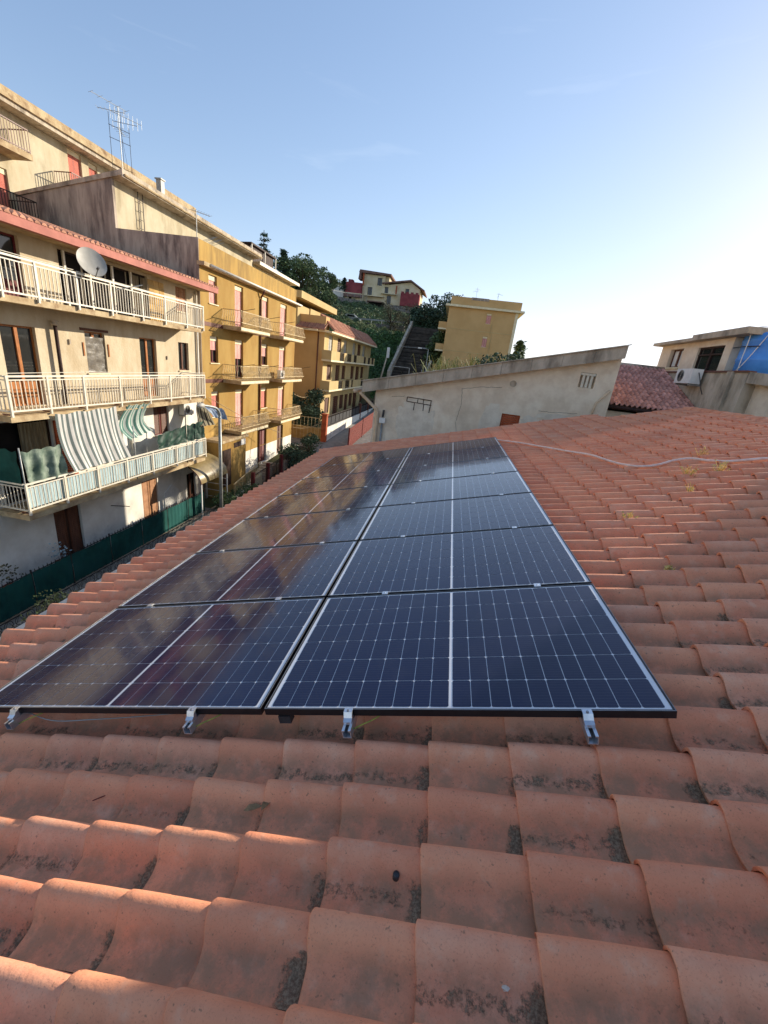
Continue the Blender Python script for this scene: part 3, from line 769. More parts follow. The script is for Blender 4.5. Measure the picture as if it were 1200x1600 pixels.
# fallen leaves and crumbs
for (s, t, a, lb) in ((0.10, -0.36, 0.3, 'grey brown dead leaf lying in a tile pan, the larger of two'), (0.155, -0.335, 1.1, 'grey brown dead leaf lying in a tile pan, the upright one of two')):
    mb = MB(); b = RP(s, t, -0.155 + 0.012)
    pr = [(-0.035, 0), (-0.015, 0.014), (0.015, 0.013), (0.04, 0), (0.015, -0.012), (-0.015, -0.012)]
    ca, sa = math.cos(a), math.sin(a)
    top = [b + Sx*(x*ca-y*sa) + Ty*(x*sa+y*ca) + Nz*(0.012*abs(y)/0.014 + 0.15*abs(x)) for x, y in pr]
    mb.prism([tuple(p) for p in top], tuple(Nz * 0.0012))
    tag(mb.build('leaf', M_deadleaf), lb, 'leaf', 'dead leaves on the tiles')
mb = MB(); mb.lathe(RP(0.70, -0.545, -0.15), [(0.0001, 0.022), (0.009, 0.022), (0.011, 0.018), (0.011, 0.0), (0.0001, 0.0)], 12)
tag(mb.build('plastic_cap', M_darkgrey, None, True), 'small black plastic cap lying on a foreground tile', 'cap')
mb = MB(); mb.tube(rpath([(-0.66, -0.36, -0.145), (-0.55, -0.30, -0.140)]), 0.0022, 6)
tag(mb.build('twig', M_darkred), 'thin reddish twig on a tile at the left edge', 'twig')
for i, (s, t, w, lb) in enumerate(((0.575, -0.74, 0.012, 'small terracotta shard in a tile pan at the bottom'), (0.30, -0.02, 0.008, 'small pale chip on a tile below the left rail'), (1.02, -0.76, 0.012, 'pale pebble in a tile pan at the bottom right of the middle'))):
    bmx = bmesh.new(); bmesh.ops.create_icosphere(bmx, subdivisions=1, radius=w)
    for v in bmx.verts: v.co *= RNG.uniform(0.7, 1.2)
    me = bpy.data.meshes.new('pebble'); bmx.to_mesh(me); bmx.free(); me.materials.append([M_redtile, M_mortar, M_mortar][i])
    o = bpy.data.objects.new('pebble', me); COL.objects.link(o); o.location = RP(s, t, -0.165); o.scale = (1.2, 0.8, 0.6)
    tag(o, lb, 'pebble')
from mathutils import noise as mnoise

# ---------------------------------------------------------------- building helpers
class Face:
    """a vertical wall plane; p(u, v, d): u along the wall, v height, d depth into the building"""
    def __init__(self, axis, c): self.axis, self.c = axis, c
    def p(self, u, v, d=0.0):
        a = self.axis
        if a == '+X': return (self.c - d, u, v)
        if a == '-X': return (self.c + d, u, v)
        if a == '-Y': return (u, self.c + d, v)
        if a == '+Y': return (u, self.c - d, v)
def fbox(mb, F, u0, u1, v0, v1, d0, d1): return mb.box(F.p(u0, v0, d0), F.p(u1, v1, d1))
def wall_holes(mb, F, u0, u1, v0, v1, holes, depth=0.18, skin=0.0):
    holes = [(max(a, u0), min(b, u1), max(c, v0), min(d, v1)) for a, b, c, d in holes if b > u0 and a < u1 and d > v0 and c < v1]
    us = sorted({u0, u1, *[h[0] for h in holes], *[h[1] for h in holes]})
    vs_ = sorted({v0, v1, *[h[2] for h in holes], *[h[3] for h in holes]})
    for i in range(len(us) - 1):
        for j in range(len(vs_) - 1):
            cu, cv = (us[i] + us[i+1]) / 2, (vs_[j] + vs_[j+1]) / 2
            if any(a < cu < b and c < cv < d for a, b, c, d in holes): continue
            mb.quad(F.p(us[i], vs_[j]), F.p(us[i+1], vs_[j]), F.p(us[i+1], vs_[j+1]), F.p(us[i], vs_[j+1]))
    for a, b, c, d in holes:
        for q in (((a,c),(b,c)), ((b,c),(b,d)), ((b,d),(a,d)), ((a,d),(a,c))):
            mb.quad(F.p(*q[0]), F.p(*q[1]), F.p(*q[1], depth), F.p(*q[0], depth))
        mb.quad(F.p(a, c, depth), F.p(b, c, depth), F.p(b, d, depth), F.p(a, d, depth))
    return mb
def opening(par, F, u0, u1, v0, v1, kind, name='window', depth=0.18, frame=None, pane=None, frac=1.0, sill=True, slatn=0, leaves=2, shut=None):
    """one window or door: its frame is the part, panes / shutters / sill are sub-parts"""
    frame = frame or M_wood; pane = pane or M_glass
    fw = 0.055
    d0, d1 = depth - 0.075, depth - 0.012
    m = MB()
    fbox(m, F, u0 + 0.002, u0 + fw, v0 + 0.002, v1 - 0.002, d0, d1); fbox(m, F, u1 - fw, u1 - 0.002, v0 + 0.002, v1 - 0.002, d0, d1)
    fbox(m, F, u0 + fw, u1 - fw, v1 - fw, v1 - 0.002, d0, d1); fbox(m, F, u0 + fw, u1 - fw, v0 + 0.002, v0 + fw, d0, d1)
    if leaves == 2:
        c = (u0 + u1) / 2; fbox(m, F, c - fw * 0.9, c + fw * 0.9, v0 + fw, v1 - fw, d0 - 0.012, d1 - 0.002)
    fr = m.build(name, frame, par)
    n = leaves
    for i in range(n):
        a = u0 + (u1 - u0) * i / n + (fw * 1.02 if i == 0 else fw * 0.92); b = u0 + (u1 - u0) * (i + 1) / n - (fw * 1.02 if i == n - 1 else fw * 0.92)
        zb = v0 + fw * 1.02; zt = v1 - fw * 1.02
        if kind == 'french':
            kb_ = zb + (zt - zb) * 0.30
            MB_ = MB(); fbox(MB_, F, a, b, zb, kb_, d0 + 0.015, d1 - 0.01); MB_.build('door_panel', frame, fr)
            zb = kb_ + 0.002
        if kind in ('french', 'glazed', 'roller'):
            MB_ = MB(); fbox(MB_, F, a, b, zb, zt, d0 + 0.03, d1 - 0.015); MB_.build('pane', pane, fr)
        if kind == 'louver':
            lm = MB(); k = slatn or max(6, int((zt - zb) / 0.07))
            fbox(lm, F, a, a + 0.05, zb, zt, d0 - 0.03, d0 - 0.004); fbox(lm, F, b - 0.05, b, zb, zt, d0 - 0.03, d0 - 0.004)
            for q in range(k):
                z = zb + (zt - zb) * (q + 0.5) / k; hh = (zt - zb) / k * 0.42
                lm.add([F.p(a + 0.05, z - hh, d0 - 0.026), F.p(b - 0.05, z - hh, d0 - 0.026), F.p(b - 0.05, z + hh, d0 - 0.006), F.p(a + 0.05, z + hh, d0 - 0.006),
                        F.p(a + 0.05, z - hh - 0.006, d0 - 0.020), F.p(b - 0.05, z - hh - 0.006, d0 - 0.020), F.p(b - 0.05, z + hh - 0.006, d0), F.p(a + 0.05, z + hh - 0.006, d0)],
                       [(0,1,2,3), (7,6,5,4), (0,4,5,1), (1,5,6,2), (2,6,7,3), (3,7,4,0)])
            lm.build('shutter', shut or frame, fr)
    if kind == 'roller':
        lm = MB(); bx_ = 0.24 if v1 - v0 > 1.0 else 0.18
        fbox(lm, F, u0 + 0.004, u1 - 0.004, v1 - bx_, v1 - 0.006, d0 - 0.05, d0 - 0.006); lm.build('shutter_box', M_ghost, fr)
        lm = MB(); z = v1 - bx_ - 0.004; zend = z - (z - v0 - 0.01) * frac; k = max(3, int((z - zend) / 0.055)); h_ = (z - zend) / k
        for q in range(k):
            zz = z - h_ * (q + 1)
            lm.add([F.p(u0 + 0.004, zz, d0 - 0.008), F.p(u1 - 0.004, zz, d0 - 0.008), F.p(u1 - 0.004, zz + h_ * 0.5, d0 - 0.02), F.p(u0 + 0.004, zz + h_ * 0.5, d0 - 0.02), F.p(u1 - 0.004, zz + h_ * 0.96, d0 - 0.008), F.p(u0 + 0.004, zz + h_ * 0.96, d0 - 0.008)],
                   [(0,1,2,3), (3,2,4,5)])
        lm.build('roller_shutter', shut or M_pinkroller, fr)
    if sill:
        MB_ = MB(); fbox(MB_, F, u0 - 0.06, u1 + 0.06, v0 - 0.05, v0 - 0.003, -0.06, depth - 0.08); MB_.build('sill', M_ghost, fr)
    return fr
def copymesh(name, me, parent, loc): 
    o = bpy.data.objects.new(name, me); COL.objects.link(o); o.parent = parent; o.location = Vector(loc) - wloc(parent); return o
def plain_mesh(name, mb, m):
    me = bpy.data.meshes.new(name); me.from_pydata(mb.v, [], mb.f); me.materials.append(m); return me

# ================================================================ beige house across the street
XA, XB = -13.2, -12.0
FA = Face('+X', XA)
A = thing('apartment_house', (-16, 12.5, -8.7), 'cream apartment house with three white balconies and awnings at left', 'house')
a_op = [  # u0,u1,v0,v1
    (10.4,12.05,0.52,2.28), (13.33,17.48,0.55,2.29), (19.32,20.15,1.25,2.27),
    (11.05,12.15,-2.56,-0.18), (14.0,14.9,-1.55,-0.12), (16.74,17.76,-2.56,-0.12), (19.33,20.13,-1.42,-0.13),
    (10.3,12.2,-5.56,-3.0), (15.15,15.85,-5.4,-3.12), (17.28,18.34,-4.35,-3.03),
    (11.75,12.86,-8.62,-6.22), (16.15,17.2,-8.3,-6.3), (19.5,20.3,-8.62,-6.75)]
Y0A, Y1A = 3.0, 21.0
mb = MB(); wall_holes(mb, FA, Y0A, Y1A, -2.75, 2.45, a_op[:7])
mb.build('wall', M_cream, A)
mb = MB(); wall_holes(mb, FA, Y0A, Y1A, -8.75, -2.752, a_op[7:])
mb.build('lower_wall', M_white_stucco, A)
mb = MB(); mb.box((-20, Y0A, -8.75), (XA - 0.6, Y1A, 2.45))
mb.quad((XA, Y0A, -8.75), (XA - 0.6, Y0A, -8.75), (XA - 0.6, Y0A, 2.45), (XA, Y0A, 2.45)); mb.quad((XA, Y1A, -8.75), (XA - 0.6, Y1A, -8.75), (XA - 0.6, Y1A, 2.45), (XA, Y1A, 2.45))
mb.build('side_wall', M_cream, A)
# roof with a shallow pitch, wavy tile edge, pink fascia
SL = math.tan(rad(13.0))
mb = MB(); mb.prism([(-12.28, 2.6, 2.46), (-20, 2.6, 2.46 + 7.72*SL), (-20, 2.6, 2.56 + 7.72*SL), (-12.28, 2.6, 2.56)], (0, 18.75, 0)); mb.build('roof', M_redtile, A)
rt = MB(); npf = 8
yy = 2.7
while yy < 21.2:
    ring = []
    for k in range(npf + 1):
        a = math.pi * k / npf; ring.append((yy + 0.105 - math.cos(a) * 0.085, 0.075 * math.sin(a)))
    for seg in range(8):
        x0 = -12.22 - seg * 0.92; x1 = x0 - 0.97
        b = len(rt.v)
        for yv, zv in ring: rt.v.append((x0, yv, 2.58 + (-12.28 - x0) * SL + zv + 0.03))
        for yv, zv in ring: rt.v.append((x1, yv, 2.58 + (-12.28 - x1) * SL + zv * 0.9))
        for k in range(npf): rt.f.append((b + k, b + k + 1, b + npf + 2 + k, b + npf + 1 + k))
        rt.f.append(tuple(range(b, b + npf + 1)))
    yy += 0.21
stuff(rt.build('roof_tile_field', M_redtile, A))
mb = MB(); mb.box((-12.50, 2.6, 2.36), (-12.24, 21.35, 2.60)); mb.build('gutter', M_pinkfascia, A)
mb = MB(); mb.box((XA - 0.1, 2.6, 2.38), (-12.51, 21.3, 2.45)); mb.build('soffit', M_slab, A)
# openings, upper two floors
def dn(o, name): o.name = name; return o
opening(A, FA, *a_op[0], 'french', 'door', frame=M_darkred, sill=False)
lg = opening(A, FA, *a_op[1], 'glazed', 'loggia_glazing', frame=M_darkwood, pane=M_void, sill=False, leaves=4)
for u0, u1 in ((13.55, 13.62), (14.55, 14.62), (15.6, 15.68), (16.55, 16.62)):
    m = MB(); fbox(m, FA, u0, u1, 0.56, 2.28, 0.02, 0.08); m.build('post', M_whitepaint, lg)
for u0, u1 in ((16.65, 17.02), (17.1, 17.40)):
    m = MB(); k = 10
    for i in range(k):
        a = u0 + (u1 - u0) * i / k; b = u0 + (u1 - u0) * (i + 1) / k; q = 0.04 + 0.025 * (i % 2); q2 = 0.04 + 0.025 * ((i + 1) % 2)
        m.quad(FA.p(a, 0.6, q), FA.p(b, 0.6, q2), FA.p(b, 2.2, q2), FA.p(a, 2.2, q))
    m.build('curtain', M_curtain, lg)
opening(A, FA, *a_op[2], 'louver', 'window', frame=M_lightshutter, depth=0.14)
opening(A, FA, *a_op[3], 'french', 'door', frame=M_wood, sill=False)
w2 = opening(A, FA, *a_op[4], 'glazed', 'window', frame=M_wood)
# crumpled plastic film fixed over the second-floor window
m = MB(); k = 14
for i in range(k + 1):
    for j in range(k + 1):
        m.v.append(FA.p(14.03 + 0.84 * i / k, -1.52 + 1.22 * j / k, 0.04 + 0.05 * abs(mnoise.noise(Vector((i * 0.45, j * 0.38, 2.0)))) + 0.02 * mnoise.noise(Vector((i * 1.1, j * 1.3, 5.0)))))
for i in range(k):
    for j in range(k): m.f.append((i*(k+1)+j, (i+1)*(k+1)+j, (i+1)*(k+1)+j+1, i*(k+1)+j+1))
m.build('plastic_film', M_plastic_film, w2, True)
m = MB(); fbox(m, FA, 13.82, 15.06, -0.10, -0.01, -0.04, 0.06); m.build('lintel', M_brownwood, w2)
for u in (13.86, 15.0):
    m = MB(); fbox(m, FA, u, u + 0.05, -0.95, -0.5, -0.03, -0.001); m.build('shutter_hinge', M_wood, w2)
opening(A, FA, *a_op[5], 'french', 'door', frame=M_wood, sill=False)
opening(A, FA, *a_op[6], 'glazed', 'window', frame=M_brownwood)
# first floor
d1 = opening(A, FA, *a_op[7], 'glazed', 'door', frame=M_darkwood, pane=M_void, sill=False)
m = MB(); k = 16
for i in range(k):
    a = 11.1 + 0.95 * i / k; b = 11.1 + 0.95 * (i + 1) / k; q = 0.05 + 0.03 * (i % 2); q2 = 0.05 + 0.03 * ((i + 1) % 2)
    m.quad(FA.p(a, -5.4, q), FA.p(b, -5.4, q2), FA.p(b, -3.1, q2), FA.p(a, -3.1, q))
m.build('curtain', M_curtain, d1)
m = MB(); zz = -5.5
while zz < -3.1:
    fbox(m, FA, 12.28, 12.9, zz, zz + 0.045, -0.07, -0.02); zz += 0.075
fbox(m, FA, 12.25, 12.30, -5.5, -3.1, -0.075, -0.015); fbox(m, FA, 12.88, 12.93, -5.5, -3.1, -0.075, -0.015)
m.build('shutter', M_terracotta_paint, d1)
opening(A, FA, *a_op[8], 'french', 'door', frame=M_white, pane=M_glass_pale, sill=False)
opening(A, FA, *a_op[9], 'louver', 'window', frame=M_darkred, shut=M_brownwood)
# ground floor
opening(A, FA, *a_op[10], 'louver', 'door', frame=M_darkwood, shut=M_brownwood, sill=False)
opening(A, FA, *a_op[11], 'louver', 'window', frame=M_lightshutter, depth=0.14)
opening(A, FA, *a_op[12], 'french', 'door', frame=M_brownwood, pane=M_void, sill=False)
# walled-up opening of tufa blocks on the top floor
nb = 0
for r in range(7):
    z = 0.60 + r * 0.232
    for q in range(3):
        u = 17.52 + q * 0.33 + (0.0 if r % 2 else -0.03)
        m = MB(); fbox(m, FA, u, min(u + 0.315, 18.5), z, z + 0.218, -0.018 - 0.004 * ((r + q) % 3), 0.03); m.build('block', M_yellowstone, A)
# painted white panel with a cabinet on the ground floor
m = MB(); m.prism([FA.p(17.6, -8.5), FA.p(18.75, -8.5), FA.p(18.75, -7.35), FA.p(18.2, -6.95), FA.p(17.6, -7.3)], (0.05, 0, 0)); m.build('meter_cabinet', M_white, A)
# balconies
bal = MB(); bal.box((-0.011, -0.008, 0), (0.011, 0.008, 1.0))
me_bal = plain_mesh('baluster', bal, M_whitepaint)
def white_balcony(y0, y1, zs, zb, zt, posts, side):
    m = MB(); m.box((XA + 0.002, y0 - 0.02, zs - 0.17), (XB - 0.05, y1 + 0.0, zs)); s_ = m.build('balcony', M_slab, A)
    def rail(p, q, zv, w): 
        m_ = MB(); m_.bar((*p, zv), (*q, zv), w, w); return m_.build('rail', M_whitepaint, s_)
    segs = [((XB, y0), (XB, y1))]
    if side: segs.append(((XA + 0.03, y0 - 0.03), (XB - 0.03, y0 - 0.03)))
    segs.append(((XA + 0.03, y1 + 0.03), (XB - 0.03, y1 + 0.03)))
    for p, q in segs:
        rail(p, q, zt, 0.05); rail(p, q, zb, 0.045)
        rail(p, q, zt - 0.10, 0.03)
        L_ = math.hypot(q[0] - p[0], q[1] - p[1]); n_ = int(L_ / 0.122)
        for i in range(1, n_):
            f_ = i / n_
            o = copymesh('baluster', me_bal, s_, (p[0] + (q[0]-p[0]) * f_, p[1] + (q[1]-p[1]) * f_, zb + 0.023)); o.scale = (1, 1, zt - 0.115 - zb - 0.023)
    for y in posts:
        m_ = MB(); m_.box((XB - 0.028, y - 0.028, zb - 0.16), (XB + 0.028, y + 0.028, zt + 0.02)); m_.build('post', M_whitepaint, s_)
        m_ = MB(); m_.box((XB - 0.30, y - 0.02, zb - 0.12), (XB - 0.03, y + 0.02, zb - 0.085)); m_.build('bracket', M_brownpipe, s_)
    return s_
b3 = white_balcony(4.0, 19.58, 0.58, 0.66, 1.55, (5.5, 7.1, 8.7, 10.29, 11.31, 12.66, 14.01, 15.52, 16.83, 18.26, 19.55), False)
b2 = white_balcony(9.97, 19.52, -2.60, -2.45, -1.50, (9.97, 11.17, 12.46, 14.03, 15.59, 16.89, 18.28, 19.5), True)
b1 = white_balcony(9.97, 19.45, -5.60, -5.42, -4.60, (9.97, 11.26, 12.59, 14.0, 15.47, 17.08, 18.34, 19.43), True)
# pale sheet tied behind the lowest railing
m = MB(); k = 40
for i in range(k + 1):
    y = 10.05 + 9.3 * i / k
    for z in (-5.38, -4.72): m.v.append((XB - 0.06 - 0.012 * math.sin(i * 1.9), y, z))
for i in range(k): m.f.append((2*i, 2*i+2, 2*i+3, 2*i+1))
m.build('privacy_sheet', M_sheet, b1, True)
# thin clothes wires and rods on the two upper balconies
for y0_, y1_, z_ in ((10.3, 12.6, 1.62), (12.7, 19.4, 1.60)):
    m = MB(); m.tube([(XB, y0_, z_), (XB + 0.02, (y0_ + y1_) / 2, z_ - 0.02), (XB, y1_, z_)], 0.010, 5); m.build('clothes_rod', M_whitepaint, b3)
m = MB(); m.tube([(XB, 14.3, 1.36), (XB + 0.55, 14.9, 1.66)], 0.018, 6); m.build('clothes_rod', M_whitepaint, b3)
m = MB(); m.tube([(XB, 10.0, -1.42), (XB + 0.03, 12.5, -1.38)], 0.010, 5); m.tube([(XB, 12.6, -1.38), (XB + 0.03, 19.5, -1.40)], 0.010, 5); m.build('clothes_rod', M_whitepaint, b2)
# pipes on the wall
m = MB(); m.tube([(-13.05, 12.73, -2.55), (-13.05, 12.73, -0.05)], 0.055, 10); fl = m.build('flue_pipe', M_darkpipe, A, True)
m = MB(); m.lathe((-13.05, 12.73, -0.05), [(0.055, 0), (0.11, 0.02), (0.11, 0.05), (0.07, 0.06), (0.07, 0.11), (0.12, 0.12), (0.12, 0.15), (0.0001, 0.17)], 10); m.build('cowl', M_concrete, fl)
m = MB(); m.tube([(-13.13, 20.82, -8.6), (-13.13, 20.82, 2.3)], 0.05, 8); m.build('downpipe', M_whitepaint, A, True)
m = MB(); m.tube([(-13.15, 8.9, -8.6), (-13.15, 8.9, -6.6)], 0.02, 6); m.build('cable_conduit', M_darkpipe, A)
for (y, z) in ((11.0, -2.86), (17.55, -2.92), (9.35, -6.5)):
    m = MB(); m.lathe((XA + 0.06, y, z), [(0.0001, 0.10), (0.06, 0.08), (0.09, 0.02), (0.09, 0.0), (0.0001, 0.0)], 12); m.build('wall_lamp', M_ghost, A, True)
for (y, z) in ((13.3, -0.6), (18.4, -0.95)):
    m = MB(); fbox(m, FA, y, y + 0.06, z, z + 0.16, -0.05, -0.001); m.build('bracket', M_concrete, A)
m = MB(); m.bar((XA, 14.3, -6.85), (XA + 0.5, 14.75, -6.95), 0.025); m.build('awning_arm', M_iron, A)

# ---- things on and around the beige house
dish = thing('satellite_dish', (XB, 13.2, 1.5), 'grey satellite dish clamped to the top balcony railing', 'satellite dish')
m = MB(); n_ = 28; rings = 6; ax = Vector((0.80, -0.42, 0.42)).normalized(); cx = Vector((XB + 0.12, 13.18, 1.93)); u_ = ax.cross(Vector((0,0,1))).normalized(); v_ = u_.cross(ax)
for back in (0, 0.012):
    for r in range(rings + 1):
        rr = 0.43 * r / rings
        for k in range(n_):
            a = 2 * math.pi * k / n_
            m.v.append(tuple(cx + u_ * (rr * 0.96 * math.cos(a)) + v_ * (rr * 1.04 * math.sin(a)) + ax * (0.10 * (rr / 0.43) ** 2 - back)))
for q in range(2):
    b = q * (rings + 1) * n_
    for r in range(rings):
        for k in range(n_):
            k2 = (k + 1) % n_; m.f.append((b + r*n_+k, b + r*n_+k2, b + (r+1)*n_+k2, b + (r+1)*n_+k))
m.build('reflector', M_dish, dish, True)
m = MB(); m.tube([(XB, 13.2, 1.48), (XB, 13.2, 1.62), tuple(cx - ax * 0.02)], 0.025, 8); m.build('mount', M_white, dish, True)
tip = cx + ax * 0.42 - v_ * 0.34
m = MB(); m.bar(tuple(cx - v_ * 0.45 + ax * 0.05), tuple(tip), 0.025); m.build('arm', M_dish, dish)
m = MB(); m.tube([tuple(tip), tuple(tip - ax * 0.10)], 0.035, 8); m.build('receiver', M_darkgrey, dish)

def cloth(name, corners, mat_, label, cat, sag, fold=0.04, nf=7, nu=40, nv=22, crumple=0.0):
    """hanging cloth between four corners (top-left, top-right, bottom-right, bottom-left)"""
    tl, tr, br, bl = [Vector(c) for c in corners]; m = MB(); uvs = []
    for j in range(nv + 1):
        v = j / nv
        for i in range(nu + 1):
            u = i / nu
            p = tl.lerp(tr, u).lerp(bl.lerp(br, u), v)
            b = math.sin(math.pi * v)
            p = p + Vector(sag) * b * (0.75 + 0.25 * math.cos(u * 5))
            p.x += fold * math.sin(u * nf * 2 * math.pi + v * 1.5) * (0.35 + 0.65 * v)
            p.z -= 0.05 * math.sin(u * math.pi * 3) ** 2 * (1 - v)
            if crumple:
                q_ = Vector((u * 4.2 + v * 1.6 + tl.y, v * 1.5 - u * 0.8 + tl.z, 0.3))
                p.x += crumple * (abs(mnoise.noise(q_)) * 1.6 + 0.5 * abs(mnoise.noise(q_ * 2.7)) - 0.5); p.z += crumple * 0.7 * mnoise.noise(q_ * 1.4 + Vector((9, 3, 1))) * (0.4 + v * (1 - v) * 2)
            m.v.append(tuple(p))
    m.uv = []
    for j in range(nv):
        for i in range(nu):
            a = j * (nu + 1) + i
            m.f.append((a, a + 1, a + nu + 2, a + nu + 1))
            m.uv += [(i / nu, j / nv), ((i + 1) / nu, j / nv), ((i + 1) / nu, (j + 1) / nv), (i / nu, (j + 1) / nv)]
    o = m.build(name, mat_, None, True)
    return tag(o, label, cat)
cloth('awning', [(XB + 0.06, 11.2, -2.62), (XB + 0.06, 13.68, -2.56), (XB + 0.10, 14.1, -4.52), (XB + 0.10, 11.55, -4.55)], M_stripe, 'grey and white striped awning sheet hung between the two lower balconies', 'awning', (-0.12, -0.03, -0.05), 0.04, 5)
cloth('awning', [(XB + 0.03, 14.35, -2.56), (XB + 0.03, 15.55, -2.56), (XB - 0.3, 15.95, -3.78), (XB - 0.1, 14.42, -3.95)], M_stripe2, 'sea green and white striped awning gathered up beside the larger one', 'awning', (-0.25, -0.28, -0.10), 0.05, 4)
cloth('awning', [(XB - 0.5, 19.55, -2.98), (XB - 0.4, 20.4, -3.08), (XB + 0.05, 20.25, -4.0), (XB + 0.0, 19.0, -3.95)], M_stripe3, 'brown and grey striped awning by the air conditioner', 'awning', (-0.1, 0, 0.05), 0.04, 3)
cloth('tarpaulin', [(XB - 0.5, 19.5, -2.95), (XB + 0.25, 20.6, -3.15), (XB + 0.45, 20.75, -3.75), (XB + 0.15, 19.9, -3.55)], M_bluetarp, 'blue grey tarpaulin flapping at the far end of the lowest balcony', 'tarpaulin', (0.05, 0, 0.16), 0.05, 2, crumple=0.075)
cloth('tarpaulin', [(XB - 0.02, 10.02, -3.62), (XB - 0.02, 11.35, -3.58), (XB - 0.02, 11.4, -4.62), (XB - 0.02, 10.1, -4.66)], M_greentarp, 'pale green tarpaulin tied in swags at the near corner of the lowest balcony', 'tarpaulin', (-0.03, 0, -0.10), 0.07, 3, crumple=0.075)
cloth('tarpaulin', [(XA + 0.1, 9.93, -3.5), (XB - 0.05, 9.93, -3.58), (XB - 0.05, 9.93, -4.66), (XA + 0.1, 9.93, -4.66)], M_greennet, 'dark green net closing the near side of the lowest balcony', 'net', (0, -0.04, 0), 0.02, 4, crumple=0.075)
cloth('tarpaulin', [(XB - 0.03, 15.9, -3.95), (XB - 0.03, 17.9, -3.75), (XB - 0.03, 17.9, -4.58), (XB - 0.03, 15.9, -4.60)], M_darkgreentarp, 'bottle green tarpaulin tied along the lowest railing below the shuttered window', 'tarpaulin', (-0.02, 0, -0.12), 0.05, 3, crumple=0.075)
cloth('tarpaulin', [(XB - 0.03, 17.95, -3.75), (XB - 0.03, 19.4, -3.7), (XB - 0.03, 19.4, -4.55), (XB - 0.03, 17.95, -4.58)], M_darkgreentarp, 'bottle green tarpaulin tied along the lowest railing at the far end', 'tarpaulin', (-0.02, 0, -0.12), 0.05, 3, crumple=0.075)
for y, z1, lb in ((10.0, -3.5, 'thin white pole standing at the near corner of the lowest balcony'), (14.55, -3.4, 'grey pole on the lowest balcony between the two awnings'), (17.92, -3.1, 'dark pole on the lowest balcony between the green tarpaulins')):
    m = MB(); m.tube([(XB - 0.05, y, -5.58), (XB - 0.05, y, z1)], 0.022, 8); tag(m.build('pole', M_greypole if y < 17 else M_iron, None, True), lb, 'pole', 'poles on the lowest balcony')
ac = thing('air_conditioner', (-13.0, 19.45, -3.52), 'white air conditioner on the cream house wall above the lowest balcony', 'air conditioner')
def ac_unit(root, F, u0, u1, v0, v1, d0, d1, fan_u, fan_r):
    m = MB(); fbox(m, F, u0, u1, v0, v1, d0, d1); cs = m.build('casing', M_white, root)
    c = F.p(fan_u, (v0 + v1) / 2, d0); ax_ = F.axis[1]; sg = 1 if F.axis[0] == '+' else -1
    m = MB(); m.lathe(c, [(fan_r, 0.0), (fan_r, 0.012 * sg), (fan_r * 0.9, 0.012 * sg), (fan_r * 0.88, 0.004 * sg), (0.0001, 0.004 * sg)], 20, ax_); g_ = m.build('fan_grille', M_dish, root)
    m = MB()
    for k in range(5):
        r_ = fan_r * (0.2 + 0.16 * k); m.lathe(Vector(c), [(r_, 0.014 * sg), (r_ + 0.012, 0.014 * sg), (r_ + 0.012, 0.006 * sg), (r_, 0.006 * sg)], 20, ax_)
    m.build('guard', M_darkgrey, g_)
    m = MB(); fbox(m, F, u0 + 0.08, u0 + 0.12, v0 - 0.06, v0 - 0.004, d0 + 0.03, d1 + 0.1); fbox(m, F, u1 - 0.12, u1 - 0.08, v0 - 0.06, v0 - 0.004, d0 + 0.03, d1 + 0.1); m.build('bracket', M_greypole, root)
ac_unit(ac, FA, 19.05, 19.85, -3.52, -2.98, -0.34, -0.06, 19.35, 0.2)
# green net fence along the pavement
XF = -12.2
fence = thing('net_fence', (XF, 14, -8.67), 'iron railing covered with dark green net along the cream house', 'fence')
posts_y = [2.0, 3.5, 5.2, 6.8, 8.4, 9.8, 11.22, 12.97, 14.7, 16.4, 18.0, 19.45]
for i, y in enumerate(posts_y):
    m = MB(); m.box((XF - 0.02, y - 0.02, -8.68), (XF + 0.02, y + 0.02, -7.42)); m.build('post', M_iron, fence)
for a, b in zip(posts_y[:-1], posts_y[1:]):
    m = MB(); k = 24
    for i in range(k + 1):
        y = a + 0.022 + (b - a - 0.044) * i / k
        for j in range(5):
            z = -8.62 + 1.10 * j / 4; m.v.append((XF + 0.03 + 0.012 * math.sin(i * 1.57) + 0.01 * math.sin(j * 2 + a), y, z - 0.03 * math.sin(math.pi * i / k) * (j == 4)))
    for i in range(k):
        for j in range(4): q = i * 5 + j; m.f.append((q, q + 5, q + 6, q + 1))
    m.build('net_panel', M_greennet, fence, True)
spk = MB(); spk.box((-0.007, -0.007, 0), (0.007, 0.007, 1.16)); spk.add([(-0.02,-0.006,1.16),(0.02,-0.006,1.16),(0.02,0.006,1.16),(-0.02,0.006,1.16),(0,0,1.25)], [(0,1,4),(1,2,4),(2,3,4),(3,0,4),(3,2,1,0)])
me_spk = plain_mesh('spear_bar', spk, M_iron); y = 2.1
while y < 19.4:
    copymesh('spear_bar', me_spk, fence, (XF, y, -8.66)); y += 0.145
m = MB()
m.box((XF - 0.014, 2.0, -8.55), (XF - 0.010, 19.45, -8.51)); m.box((XF - 0.014, 2.0, -7.56), (XF - 0.010, 19.45, -7.52)); m.build('rail', M_iron, fence)
